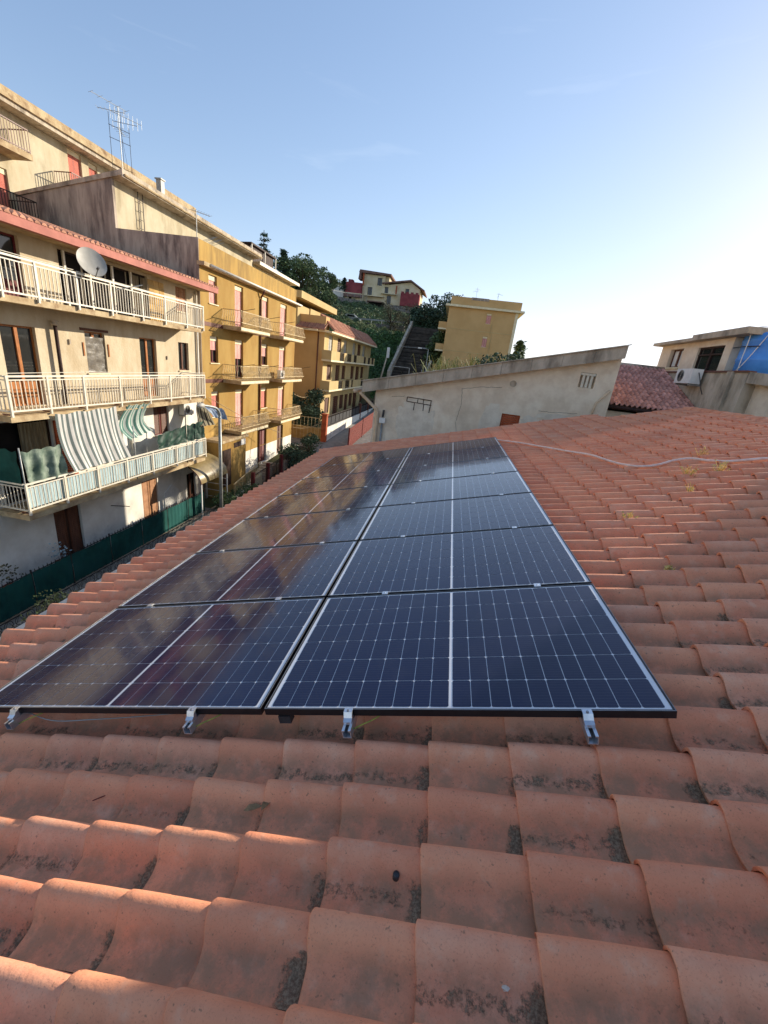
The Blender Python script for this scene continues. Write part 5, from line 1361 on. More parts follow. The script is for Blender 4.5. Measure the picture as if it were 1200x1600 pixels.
# ================================================================ grey house with the sloping coping
YG = 14.0; FG = Face('-Y', YG)
G = thing('rendered_house', (1.2, 20, -8.7), 'rough grey rendered house with a sloping concrete roof edge behind the tiled roof', 'house')
gop2 = [(1.74, 2.33, -2.3, -1.02), (3.02, 3.9, -2.3, -1.05), (3.82, 4.28, 0.06, 0.50)]
GS = (1.34 + 0.57) / (4.82 + 2.86)
def gz(x): return -0.57 + (x + 2.86) * GS
m = MB(); wall_holes(m, FG, -2.45, 4.86, -8.9, gz(-2.45) - 0.36, [q for q in gop2[:2]], 0.12)
# upper triangle of the wall, with the small grille opening
zb = gz(-2.45) - 0.36
m.quad((-2.45, YG, zb), (4.86, YG, zb), (4.86, YG, 0.06), (4.86, YG, 0.06))if False else None
nx = 30
hx0, hx1, hz0, hz1 = gop2[2]
cuts = sorted(set([-2.45 + (4.86 + 2.45) * i / nx for i in range(nx + 1)] + [hx0, hx1]))
for a, b in zip(cuts[:-1], cuts[1:]):
    ta, tb = gz(a) - 0.33, gz(b) - 0.33
    if hx0 <= (a + b) / 2 <= hx1:
        m.quad((a, YG, zb), (b, YG, zb), (b, YG, hz0), (a, YG, hz0)); m.quad((a, YG, hz1), (b, YG, hz1), (b, YG, tb), (a, YG, ta))
    else: m.quad((a, YG, zb), (b, YG, zb), (b, YG, tb), (a, YG, ta))
m.quad((hx0, YG + 0.2, hz0), (hx1, YG + 0.2, hz0), (hx1, YG + 0.2, hz1), (hx0, YG + 0.2, hz1))
for q in (((hx0,hz0),(hx1,hz0)), ((hx1,hz0),(hx1,hz1)), ((hx1,hz1),(hx0,hz1)), ((hx0,hz1),(hx0,hz0))):
    m.quad((q[0][0], YG, q[0][1]), (q[1][0], YG, q[1][1]), (q[1][0], YG + 0.2, q[1][1]), (q[0][0], YG + 0.2, q[0][1]))
m.build('wall', M_gable, G)
m = MB()
m.quad((-2.45, YG, -8.9), (-2.45, 26.2, -8.9), (-2.45, 26.2, gz(-2.45) - 0.3), (-2.45, YG, gz(-2.45) - 0.3))
m.quad((4.86, YG, -8.9), (4.86, 26.2, -8.9), (4.86, 26.2, gz(4.86) - 0.3), (4.86, YG, gz(4.86) - 0.3))
m.quad((-2.45, 26.2, -8.9), (4.86, 26.2, -8.9), (4.86, 26.2, gz(4.86) - 0.3), (-2.45, 26.2, gz(-2.45) - 0.3)); m.build('side_wall', M_gable, G)
m = MB(); m.prism([(-2.86, YG + 0.05, gz(-2.86) - 0.26), (4.84, YG + 0.05, gz(4.84) - 0.26), (4.84, YG + 0.05, gz(4.84) - 0.12), (-2.86, YG + 0.05, gz(-2.86) - 0.12)], (0, 12.4, 0)); m.build('roof', M_paving, G)
k = 9
for i in range(k):
    a = -2.86 + 7.68 * i / k; b = -2.86 + 7.68 * (i + 1) / k - 0.008
    m = MB(); m.prism([(a, YG - 0.36, gz(a) - 0.35), (b, YG - 0.36, gz(b) - 0.35), (b, YG - 0.36, gz(b) - 0.001 * (i % 3)), (a, YG - 0.36, gz(a) - 0.001 * (i % 3))], (0, 0.40, 0)); cpg = m.build('coping', M_concrete, G)
m = MB(); m.prism([(-2.9, YG - 0.42, gz(-2.9) + 0.002), (4.86, YG - 0.42, gz(4.86) + 0.002), (4.86, YG - 0.42, gz(4.86) + 0.03), (-2.9, YG - 0.42, gz(-2.9) + 0.03)], (0, 0.5, 0)); m.build('coping_cap', M_concrete, G)
for q in gop2[:2]:
    opening(G, FG, *q, 'louver', 'window', depth=0.12, frame=M_terracotta_paint, sill=False, leaves=1, slatn=16)
m = MB()
for i in range(3): m.box((3.90 + i * 0.12, YG + 0.03, 0.07), (3.97 + i * 0.12, YG + 0.06, 0.42))
m.box((3.83, YG + 0.02, 0.42), (4.27, YG + 0.06, 0.49)); m.build('window_grille', M_whitepaint, G)
r = random.Random(5)
def blot(cx_, cz_, w_, h_, n, dep, name, mt, seed):
    r_ = random.Random(seed); pl__ = []
    for i in range(n):
        a = 2 * math.pi * i / n; q = 1 + r_.uniform(-0.16, 0.16)
        ex = 0.55
        ca, sa = math.cos(a), math.sin(a)
        pl__.append((cx_ + w_ * math.copysign(abs(ca) ** ex, ca) * q, YG - dep, cz_ + h_ * math.copysign(abs(sa) ** ex, sa) * q))
    m_ = MB(); m_.prism(pl__, (0, dep - 0.001, 0)); return m_.build(name, mt, G)
blot(-1.0, -1.95, 0.62, 0.95, 40, 0.012, 'bare_patch', M_patch, 3)
blot(1.42, -1.35, 0.32, 0.55, 30, 0.010, 'bare_patch', M_patch, 4)
blot(2.66, -1.4, 0.30, 0.42, 30, 0.010, 'bare_patch', M_patch, 8)
blot(3.45, -0.93, 0.62, 0.10, 24, 0.012, 'bare_patch', M_patch, 9)
for i, (a, b, c, d) in enumerate(((-1.34, -1.03, -1.02, -0.93), (-1.01, -0.84, -1.03, -0.95), (-0.82, -0.58, -1.05, -0.96), (-1.10, -0.82, -1.28, -1.06), (-0.79, -0.62, -1.27, -1.08))):
    m = MB(); m.box((a, YG - 0.022, c), (b, YG - 0.0125, d)); m.build('brick', M_patch, G)
m = MB()
for a, b in (((-1.38, -0.90), (-0.56, -0.92)), ((-1.38, -1.04), (-0.56, -1.07)), ((-1.38, -0.9), (-1.38, -1.04)), ((-1.12, -1.05), (-1.12, -1.3)), ((-0.805, -1.06), (-0.805, -1.28)), ((-0.58, -0.92), (-0.6, -1.32)), ((-1.02, -0.91), (-1.02, -1.04)), ((-0.83, -0.92), (-0.83, -1.05))):
    m.bar((a[0], YG - 0.016, a[1]), (b[0], YG - 0.016, b[1]), 0.022)
m.build('mortar_joint', M_darkwood, G)
def crack(pts, name='crack'):
    m_ = MB(); rr = random.Random(len(pts) * 13 + int(pts[0][0] * 10)); q = []
    for (a, b) in zip(pts[:-1], pts[1:]):
        for i in range(7): q.append((a[0] + (b[0]-a[0]) * i / 7 + rr.uniform(-.012, .012), YG - 0.002, a[1] + (b[1]-a[1]) * i / 7 + rr.uniform(-.012, .012)))
    m_.tube(q, 0.0045, 4); m_.build(name, M_darkwood, G)
crack([(0.35, -0.42), (0.40, -0.9), (0.33, -1.5), (0.45, -2.2)]); crack([(0.35, -0.42), (0.9, -0.30), (1.7, -0.22)]); crack([(2.85, -0.80), (3.4, -0.78), (4.1, -0.72)]); crack([(-1.9, -0.95), (-1.4, -0.88)])
m = MB(); m.lathe((1.89, YG - 0.03, -0.08), [(0.085, 0), (0.10, 0), (0.10, 0.03), (0.085, 0.03), (0.085, 0.0)], 20, 'Y'); m.lathe((1.89, YG - 0.006, -0.08), [(0.0001, 0), (0.085, 0.0)], 20, 'Y'); m.build('vent_ring', M_concrete, G)
m = MB(); m.tube([(-2.93, YG - 0.25, -0.93), (-2.88, YG - 0.25, -0.98), (-2.36, YG - 0.1, -1.42), (-2.30, YG - 0.1, -1.56), (-2.30, YG - 0.1, -8.6)], 0.055, 10); m.build('downpipe', M_cream_pipe, G, True)
m = MB(); m.tube([(-3.1, YG - 0.3, gz(-2.9) - 0.33), (-3.1, 26.3, gz(-2.9) - 0.33)], 0.07, 8); m.build('gutter', M_cream_pipe, G, True)
m = MB(); m.tube([(-2.12, YG - 0.06, -8.5), (-2.12, YG - 0.06, -1.72)], 0.03, 8); mp_ = m.build('cable_pipe', M_greypole, G, True)
m = MB(); m.box((-2.22, YG - 0.12, -1.85), (-2.02, YG - 0.005, -1.68)); m.build('junction_box', M_white, mp_)
m = MB(); m.tube([(-2.12, YG - 0.06, -1.66), (-2.10, YG - 0.06, -1.42)], 0.035, 8); m.build('pipe_head', M_darkgrey, mp_)
m = MB(); m.tube([(4.40, YG - 0.06, -0.9), (4.46, YG - 0.06, -0.35), (4.75, YG - 0.06, 0.05), (4.80, YG + 0.2, 0.1)], 0.03, 8); m.build('overflow_pipe', M_cream_pipe, G, True)

# ================================================================ small tiled roof behind and concrete house at right
K = thing('low_house', (6.5, 17, -8.7), 'low house with a purplish red tiled roof between the grey and concrete houses', 'house')
ye, ze, yr, zr = 15.0, -0.33, 18.4, 1.08
m = MB(); m.box((4.87, 15.15, -8.9), (8.0, 21.6, -0.55)); m.build('wall', M_gable, K)
m = MB(); m.prism([(4.88, ye, ze - 0.12), (4.88, yr, zr - 0.12), (4.88, yr, zr - 0.02), (4.88, ye, ze - 0.02)], (3.12, 0, 0)); m.prism([(4.88, yr + 0.002, zr - 0.12), (4.88, 21.8, -0.33), (4.88, 21.8, -0.2), (4.88, yr + 0.002, zr - 0.02)], (3.12, 0, 0)); rk = m.build('roof', M_deck, K)
rt = MB(); slope = math.atan2(zr - ze, yr - ye); Ls = math.hypot(zr - ze, yr - ye); cs_, ss_ = math.cos(slope), math.sin(slope)
nc, nr_ = 19, 13
for i in range(nc):
    x0 = 4.90 + i * (3.08 / nc); w_ = 3.08 / nc
    for j in range(nr_):
        l0 = -0.06 + j * (Ls / nr_); l1 = l0 + Ls / nr_ * 1.12; b = len(rt.v)
        jit = RNG.uniform(-0.006, 0.006)
        for ll, lift in ((l0, 0.035), (l1, 0.0)):
            for (vv, hh) in ((0.0, 0.0), (0.2, -0.004), (0.4, 0.012), (0.55, 0.05), (0.7, 0.078), (0.85, 0.07), (1.0, 0.015)):
                rt.v.append((x0 + vv * w_ * 1.02 + jit, ye + ll * cs_ - (hh + lift) * ss_, ze + ll * ss_ + (hh + lift) * cs_))
        for q in range(6): rt.f.append((b + q, b + q + 1, b + 7 + q + 1, b + 7 + q))
        n0 = len(rt.v)
        for q in range(7):
            v_ = rt.v[b + q]; rt.v.append((v_[0], v_[1] + 0.02 * ss_, v_[2] - 0.025))
        for q in range(6): rt.f.append((b + q, n0 + q, n0 + q + 1, b + q + 1))
stuff(rt.build('roof_tile_field', M_purpletile, rk))
m = MB(); m.tube([(4.9, yr, zr + 0.03), (8.0, yr, zr + 0.03)], 0.075, 8); m.build('ridge', M_concrete, rk, True)
m = MB(); m.tube([(4.9, ye - 0.07, ze - 0.09), (7.9, ye - 0.07, ze - 0.09)], 0.055, 8); m.build('gutter', M_darkpipe, K, True)

XE = 8.0; FE = Face('-X', XE)
E = thing('concrete_house', (11, 14, -8.7), 'concrete house with a parapet and rooftop room at the right edge', 'house')
m = MB(); m.box((XE, 13.42, -8.9), (15, 22, 0.98)); m.build('wall', M_concrete, E)
m = MB(); m.box((XE + 0.3, 9.9, -8.9), (15, 13.418, 0.68)); m.build('recessed_wall', M_gable, E)
m = MB(); m.prism([(XE + 0.02, 9.9, 0.50), (XE + 0.02, 13.415, 0.70), (XE + 0.02, 13.415, 1.0), (XE + 0.02, 9.9, 0.72)], (0.279, 0, 0)); m.build('parapet_band', M_concrete, E)
m = MB(); m.box((XE - 0.09, 13.98, -1.2), (XE - 0.002, 14.22, 1.0)); m.build('pilaster', M_concrete, E)
m = MB(); m.box((XE - 0.05, 13.42, 0.982), (XE + 0.2, 19.5, 1.03)); m.build('coping', M_brownpipe, E)
ra = XE + 0.35; FR = Face('-X', ra)
rr_ = lambda y: y * ra / XE
rop = [(rr_(17.38), rr_(18.30), 1.22, 1.90), (rr_(14.95), rr_(16.40), 1.06, 1.86)]
m = MB(); wall_holes(m, FR, rr_(14.58), rr_(19.08), 0.98, 2.06, rop, 0.2); m.box((ra + 0.5, rr_(14.58), 0.98), (12.5, rr_(19.08), 2.06))
m.quad((ra, rr_(14.58), .98), (ra + .5, rr_(14.58), .98), (ra + .5, rr_(14.58), 2.06), (ra, rr_(14.58), 2.06)); m.quad((ra, rr_(19.08), .98), (ra + .5, rr_(19.08), .98), (ra + .5, rr_(19.08), 2.06), (ra, rr_(19.08), 2.06)); m.build('rooftop_room', M_gable, E)
opening(E, FR, *rop[0], 'glazed', 'window', depth=0.2, frame=M_brownwood, pane=M_glass_pale)
w_ = opening(E, FR, *rop[1], 'glazed', 'window', depth=0.14, frame=M_darkwood, pane=M_glass, sill=False)
m = MB(); fbox(m, FR, rop[1][0] + 0.05, rop[1][1] - 0.05, 1.58, 1.63, 0.03, 0.075); m.build('transom', M_darkwood, w_)
m = MB(); m.box((ra - 0.28, 17.20, 2.062), (12.8, 20.2, 2.17)); m.build('roof_slab', M_concrete, E)
m = MB(); m.box((ra - 0.30, 14.25, 2.065), (12.8, 17.18, 2.25)); m.build('roof_slab', M_concrete, E)
# unseen taller block, added and sized to shade the tiled roof at lower right
m = MB(); m.box((8.35, 4.2, -8.9), (12.5, 9.85, 3.5)); m.build('shade_block', M_gable, E)
m = MB(); m.box((8.33, 4.0, 3.502), (12.7, 9.87, 3.7)); m.build('shade_block_roof', M_concrete, E)
ac = thing('air_conditioner', (7.8, 15.9, 0.55), 'white air conditioner hung on the parapet of the concrete house at right', 'air conditioner')
ac_unit(ac, FE, 15.42, 16.42, 0.60, 1.06, -0.42, -0.10, 16.08, 0.19)
m = MB(); m.tube(curve_pts([(7.75, 15.38, 0.95), (7.78, 15.25, 0.75), (7.85, 15.18, 0.5), (7.95, 15.15, 0.3)], 5), 0.014, 6); m.build('pipe', M_darkgrey, ac)
tank = thing('water_tank', (9.35, 14.1, 0.98), 'big blue plastic water tank on the concrete house at right', 'water tank')
tcx, tcy, tr_ = 9.28, 14.62, 0.90
m = MB(); m.lathe((tcx, tcy, 0.99), [(0.0001, 0.0), (tr_, 0.0), (tr_, 0.35), (tr_ + 0.02, 0.38), (tr_ + 0.02, 0.44), (tr_, 0.47), (tr_, 0.88), (tr_ + 0.02, 0.91), (tr_ + 0.02, 0.97), (tr_, 1.0), (tr_, 1.10), (tr_ - 0.05, 1.15), (0.3, 1.20), (0.3, 1.24), (0.0001, 1.25)], 36); m.build('body', M_bluetank, tank, True)
m = MB(); m.lathe((tcx, tcy, 2.242), [(0.24, 0.0), (0.24, 0.05), (0.0001, 0.06)], 18); m.build('lid', M_bluetank, tank)
m = MB(); m.tube(curve_pts([(tcx - tr_ - 0.05, tcy - 0.1, 1.0), (tcx - tr_ - 0.06, tcy - 0.12, 1.8), (tcx - tr_ - 0.02, tcy - 0.15, 2.25), (tcx - 0.4, tcy - 0.2, 2.3)], 6), 0.013, 6); m.build('pipe', M_white, tank, True)
m = MB(); m.tube(curve_pts([(tcx - tr_ - 0.05, tcy + 0.1, 1.0), (tcx - tr_ - 0.06, tcy - 0.2, 1.2), (tcx - tr_ + 0.05, tcy - 0.42, 1.7), (tcx - tr_ + 0.2, tcy - 0.6, 2.3)], 6), 0.011, 6); m.build('hose', M_white, tank, True)
m = MB(); m.tube(curve_pts([(tcx - tr_ - 0.02, tcy + 0.55, 1.75), (tcx - tr_ - 0.06, tcy, 1.75), (tcx - tr_ + 0.05, tcy - 0.5, 1.75)], 5), 0.016, 6); m.build('strap', M_darkgrey, tank, True)
aerial((9.6, 15.6, 2.25), 1.0, 'small aerial on the rooftop room of the concrete house', [(0.6, 100, 0.5, 5), (0.85, 190, 0.3, 3)])
aerial((10.5, 14.6, 0.98), 2.5, 'slim aerial behind the blue water tank', [(2.1, 80, 0.5, 5), (2.4, 170, 0.4, 4)])

# ================================================================ far ochre block
YF = 67.0; FF = Face('-Y', YF)
Fh = thing('apartment_block', (3, 72, -3), 'plain ochre apartment block with two small windows on the hillside', 'house')
fop = [(3.35, 4.02, 7.36, 8.72), (3.34, 4.02, 4.2, 5.62)]
m = MB(); wall_holes(m, FF, -2.2, 7.75, -9.0, 9.15, fop, 0.2); m.build('wall', M_tan, Fh)
m = MB(); m.box((-2.2, YF + 0.4, -9), (7.75, 79, 9.15))
for x in (-2.2, 7.75): m.quad((x, YF, -9), (x, YF + .4, -9), (x, YF + .4, 9.15), (x, YF, 9.15))
m.build('side_wall', M_pale_yellow, Fh)
m = MB(); m.box((-2.75, YF - 0.5, 9.152), (8.5, 79.5, 9.42)); m.build('cornice', M_ghost, Fh)
m = MB(); m.box((-2.1, YF + 0.1, 9.422), (8.0, 79, 10.55)); m.build('parapet', M_tan, Fh)
m = MB(); m.box((0.8, YF + 0.07, 10.25), (3.3, YF + 0.098, 10.6)); m.build('water_stain_sheet', M_dark_wall, Fh)
m = MB(); m.box((7.35, YF - 0.06, -3), (7.72, YF - 0.002, 9.14)); m.build('corner_pilaster', M_ghost, Fh)
for z in (6.2, 3.15):
    m = MB(); m.box((-2.195, YF - 0.03, z), (7.34, YF - 0.002, z + 0.09)); m.build('string_course', M_pale_yellow, Fh)
for q in fop: opening(Fh, FF, *q, 'roller', 'window', depth=0.2, frame=M_darkred, frac=1.0)
for z in (6.05, 3.0, 0.0):
    m = MB(); m.box((-3.45, YF + 0.6, z), (-2.202, YF + 4.5, z + 0.2)); b_ = m.build('balcony', M_ghost, Fh)
    m = MB(); m.box((-3.44, YF + 0.61, z + 0.202), (-3.34, YF + 4.49, z + 1.05)); m.box((-3.339, YF + 0.61, z + 0.202), (-2.21, YF + 0.70, z + 1.05)); m.build('parapet', M_tan, b_)
m = MB(); m.tube([(4.45, YF - 0.06, 3.2), (4.55, YF - 0.06, 5.9), (4.3, YF - 0.06, 6.1), (4.3, YF - 0.06, 7.3)], 0.05, 6); m.build('downpipe', M_pale_yellow, Fh)
aerial((1.4, 68.5, 10.55), 1.6, 'aerial on the far ochre block, left one', [(1.4, 60, 1.0, 5), (1.1, 150, 0.8, 4)])
aerial((4.6, 69.0, 10.55), 1.3, 'aerial on the far ochre block, right one', [(1.1, 40, 1.0, 5), (0.8, 100, 0.8, 4)])

# ================================================================ house on the hilltop (about 130 m away)
YH = 130.0; FH = Face('-Y', YH)
Hh = thing('hilltop_house', (-22, 134, 15), 'cream and raspberry red house on top of the hill', 'house')
s13 = 1.3
def hb(x0, x1, z0, z1, dy0, dy1, name, mt, par=None):
    m_ = MB(); m_.box((x0*s13, YH + dy0, z0*s13), (x1*s13, YH + dy1, z1*s13)); return m_.build(name, mt, par or Hh)
top_ops = [(-21.8*s13, -20.75*s13, 14.15*s13, 15.75*s13), (-19.74*s13, -18.72*s13, 16.2*s13, 17.7*s13)]
m = MB(); wall_holes(m, FH, -22.95*s13, -18.0*s13, 12.2*s13, 18.2*s13, top_ops, 0.4); m.box((-22.95*s13, YH + 0.5, 12.2*s13), (-17.2*s13, YH + 9, 18.15*s13)); m.build('wall', M_hcream, Hh)
m = MB(); wall_holes(m, FH, -18.0*s13 + 0.01, -10.1*s13, 11.0*s13, 16.2*s13, [(-17.95*s13, -17.15*s13, 14.85*s13, 16.1*s13), (-17.3*s13, -16.35*s13, 12.7*s13, 14.45*s13), (-13.35*s13, -12.5*s13, 14.95*s13, 16.15*s13)], 0.4)
m.box((-17.99*s13, YH + 0.5, 11.0*s13), (-10.1*s13, YH + 10, 16.2*s13)); m.prism([(-18.0*s13, YH, 16.2*s13), (-10.1*s13, YH, 16.2*s13), (-12.3*s13, YH, 17.45*s13), (-17.9*s13, YH, 16.4*s13)], (0, 10, 0)); m.build('wing', M_hcream, Hh)
for q in top_ops + [(-17.95*s13, -17.15*s13, 14.85*s13, 16.1*s13), (-17.3*s13, -16.35*s13, 12.7*s13, 14.45*s13), (-13.35*s13, -12.5*s13, 14.95*s13, 16.15*s13)]:
    opening(Hh, FH, *q, 'glazed', 'window', depth=0.4, frame=M_darkwood, sill=False)
m = MB(); m.prism([(-23.9*s13, YH - 0.9, 18.35*s13), (-16.7*s13, YH - 0.9, 18.2*s13), (-16.7*s13, YH - 0.9, 18.55*s13), (-23.7*s13, YH - 0.9, 18.9*s13)], (0, 11, 0)); m.build('roof', M_hroof, Hh)
m = MB(); m.prism([(-23.95*s13, YH - 0.9, 17.0*s13), (-23.3*s13, YH - 0.9, 17.0*s13), (-23.3*s13, YH - 0.9, 18.34*s13), (-23.8*s13, YH - 0.9, 18.36*s13)], (0, 3, 0)); m.build('roof_end', M_hroof, Hh)
m = MB(); m.prism([(-18.6*s13, YH - 0.8, 16.55*s13), (-12.3*s13, YH - 0.8, 17.55*s13), (-9.1*s13, YH - 0.8, 15.85*s13), (-9.1*s13, YH - 0.8, 16.1*s13), (-12.3*s13, YH - 0.8, 17.85*s13), (-18.6*s13, YH - 0.8, 16.8*s13)], (0, 11, 0)); m.build('roof', M_hroof, Hh)
hb(-26.5, -22.96, 13.9, 16.2, -1.5, 5, 'red_annex', M_redhouse); hb(-26.3, -25.3, 16.2, 16.9, 0, 2, 'chimney', M_redhouse)
hb(-26.1, -22.4, 12.4, 13.88, -3.5, -1.51, 'shed', M_hcream); hb(-26.3, -22.3, 13.0, 13.6, -4.5, -3.52, 'shed_roof', M_hroof)
hb(-25.2, -24.6, 12.6, 13.2, -3.56, -3.5, 'shed_window', M_void)
m = MB(); m.box((-14.0*s13, YH - 2.6, 12.5*s13), (-9.9*s13, YH - 0.05, 14.95*s13)); m.build('balcony', M_redhouse, Hh)
for i in range(4):
    hb(-13.95 + i * 1.05, -13.35 + i * 1.05, 14.96, 15.25, -2.55, -2.3, 'balcony_post', M_redhouse)
hb(-16.3, -9.3, 9.5, 12.45, -2.2, -0.1, 'basement', M_stone)
hb(-22.3, -18.02, 13.9, 14.05, -1.2, -0.01, 'balcony', M_hcream); hb(-18.6, -15.2, 14.62, 14.75, -1.2, -0.01, 'balcony', M_hcream)
hb(-15.4, -15.1, 14.76, 16.4, -1.1, -0.9, 'column', M_terracotta_paint); hb(-22.9, -22.6, 15.9, 18.2, -1.1, -0.8, 'column', M_terracotta_paint)
gr = thing('garage', (-24.5, 127, 14.6), 'dark garage opening under the hilltop house', 'garage'); hb(-21.0, -17.7, 10.8, 12.55, -2.6, -0.4, 'body', M_void, gr); hb(-21.2, -17.5, 12.56, 12.75, -3.4, -0.4, 'roof', M_hroof, gr)
wh = thing('small_house', (-37, 132, 17.5), 'small white house half hidden by trees left of the hilltop house', 'house'); hb(-30.5, -27.2, 13.0, 15.9, 1, 7, 'wall', M_white_stucco, wh); m = MB(); m.prism([(-31*s13, YH + 0.6, 15.9*s13), (-26.9*s13, YH + 0.6, 15.6*s13), (-26.9*s13, YH + 0.6, 15.8*s13), (-31*s13, YH + 0.6, 16.5*s13)], (0, 7, 0)); m.build('roof', M_hroof, wh)
sw_ = MB(); pA, pB = Vector((-46, 88, 0)), Vector((-27.0, 127.5, 0))
swt = thing('stone_wall', (-36, 108, 12), 'long rubble stone retaining wall climbing the hill below the trees', 'stone wall')
nseg = 10
for i in range(nseg):
    a = pA.lerp(pB, i / nseg); b = pA.lerp(pB, (i + 1) / nseg); za = 13.2 + 3.0 * i / nseg; zb_ = 13.2 + 3.0 * (i + 1) / nseg
    sw_.add([(a.x, a.y, za - 3.6), (b.x, b.y, zb_ - 3.6), (b.x, b.y, zb_), (a.x, a.y, za), (a.x - .5, a.y + .3, za - 3.6), (b.x - .5, b.y + .3, zb_ - 3.6), (b.x - .5, b.y + .3, zb_), (a.x - .5, a.y + .3, za)], [(0,1,2,3), (3,2,6,7), (4,7,6,5)])
sw_.build('wall', M_stone, swt)
m = MB()
for i in range(16):
    a = pA.lerp(pB, (i + 0.5) / 16); z = 13.2 + 3.0 * (i + 0.5) / 16; m.bar((a.x, a.y, z), (a.x, a.y, z + 1.5), 0.06)
m.bar((pA.x, pA.y, 14.4), (pB.x, pB.y, 17.4), 0.05); m.build('fence', M_greypole, swt)
# road wall with guard rail and a parked car half-way up
rdw = thing('road_wall', (-20, 98, 8), 'low stone road wall with a guard rail across the hillside', 'wall')
m = MB(); m.prism([(-31, 97.5, 5.6), (-12, 95.5, 6.4), (-12, 95.5, 8.3), (-31, 97.5, 8.0)], (0, 0.5, 0)); m.build('wall', M_stone, rdw)
m = MB(); m.bar((-31, 97.6, 8.75), (-12, 95.6, 9.0), 0.12, 0.3)
for i in range(9): m.bar((-31 + i * 2.3, 97.6 - i * 0.24, 8.0), (-31 + i * 2.3, 97.6 - i * 0.24, 8.85), 0.1)
m.build('guard_rail', M_greypole, rdw)
car = thing('parked_car', (-24.5, 99, 8.2), 'small grey car parked on the hillside road', 'car')
m = MB(); m.prism([(-26.4, 98.3, 8.5), (-22.6, 98.3, 8.5), (-22.55, 98.3, 9.1), (-23.2, 98.3, 9.2), (-23.9, 98.3, 9.75), (-25.7, 98.3, 9.78), (-26.3, 98.3, 9.25), (-26.45, 98.3, 9.1)], (0, 1.6, 0)); m.build('body', M_alu, car)
m = MB(); m.prism([(-25.6, 98.28, 9.2), (-23.6, 98.28, 9.2), (-24.0, 98.28, 9.65), (-25.5, 98.28, 9.68)], (0, 0.018, 0)); m.build('side_window', M_glass, car)
for x in (-25.6, -23.4):
    m = MB(); m.lathe((x, 98.25, 8.5), [(0.0001, 0), (0.3, 0), (0.3, 0.2), (0.0001, 0.2)], 14, 'Y'); m.build('wheel', M_darkgrey, car)

# ================================================================ public stairway
stw = thing('stairway', (-7, 66, -2), 'wide dark public stairway climbing the hill between ivy and trees', 'stairway')
ns_ = 40
sm_ = MB(); sm_.box((-2.55, 0, -1.2), (2.55, 0.32, 0.0)); me_st = plain_mesh('step', sm_, M_step)
for i in range(ns_):
    f_ = i / (ns_ - 1); y = 66.0 + 13.5 * f_; z = -1.4 + 8.4 * f_
    copymesh('step', me_st, stw, (-7.0 + 1.0 * f_, y, z))
for sx, mt in ((-1, M_concrete), (1, M_concrete)):
    m = MB(); xa, xb = -7.0 + sx * 2.85, -6.0 + sx * 2.85
    m.add([(xa - .2, 65.5, -2.6), (xa + .2, 65.5, -2.6), (xb + .2, 80, 6.2), (xb - .2, 80, 6.2), (xa - .2, 65.5, -0.75), (xa + .2, 65.5, -0.75), (xb + .2, 80, 7.9), (xb - .2, 80, 7.9)], [(0,1,2,3), (4,5,6,7), (0,1,5,4), (1,2,6,5), (3,0,4,7), (2,3,7,6)]); m.build('side_wall', mt, stw)
m = MB(); m.bar((-9.7, 71, 3.1), (-4.0, 71, 3.3), 0.05); m.bar((-9.7, 71, 2.0), (-9.7, 71, 3.1), 0.05); m.bar((-4.0, 71, 2.0), (-4.0, 71, 3.3), 0.05); m.build('handrail', M_greypole, stw)
gt = thing('barrier', (-7, 62, -3), 'pale tubular barrier at the foot of the stairway', 'barrier')
m = MB()
for x in (-9.0, -6.4, -4.6): m.bar((x, 62.5, -4.6), (x, 62.5, 0.0), 0.10)
m.bar((-9.0, 62.5, 0.0), (-6.4, 62.5, 0.0), 0.10); m.bar((-6.4, 62.5, -0.9), (-4.6, 62.5, -0.9), 0.10); m.build('frame', M_greypole, gt)
def small_lamp(x, y, z, h, lb, aim=-1):
    t = thing('street_lamp', (x, y, z), lb, 'street lamp', 'street lamps on the hillside'); m_ = MB(); m_.tube([(x, y, z), (x, y, z + h), (x + 0.5 * aim, y, z + h + 0.1), (x + 1.0 * aim, y, z + h + 0.1)], 0.07, 6); m_.build('pole', M_greypole, t)
    m_ = MB(); m_.box((x + 1.5 * aim, y - 0.15, z + h), (x + 0.95 * aim, y + 0.15, z + h + 0.16)); m_.build('lamp_head', M_white, t)
small_lamp(-4.15, 63.5, -5.5, 8.3, 'street lamp on a thin pole at the right of the stairway')
small_lamp(-9.2, 60.0, -6.3, 4.7, 'short street lamp at the foot of the stairway, left side', 1)
pl2 = thing('utility_pole', (-9.9, 63, -6), 'leaning pale utility pole left of the stairway', 'pole'); m = MB(); m.tube([(-11.2, 62, -6.2), (-9.6, 62, 2.2)], 0.14, 8, 0.1); m.build('pole', M_concrete, pl2, True); m = MB(); m.box((-9.85, 61.8, 1.0), (-9.5, 62.1, 2.4)); m.build('junction_box', M_white, pl2)

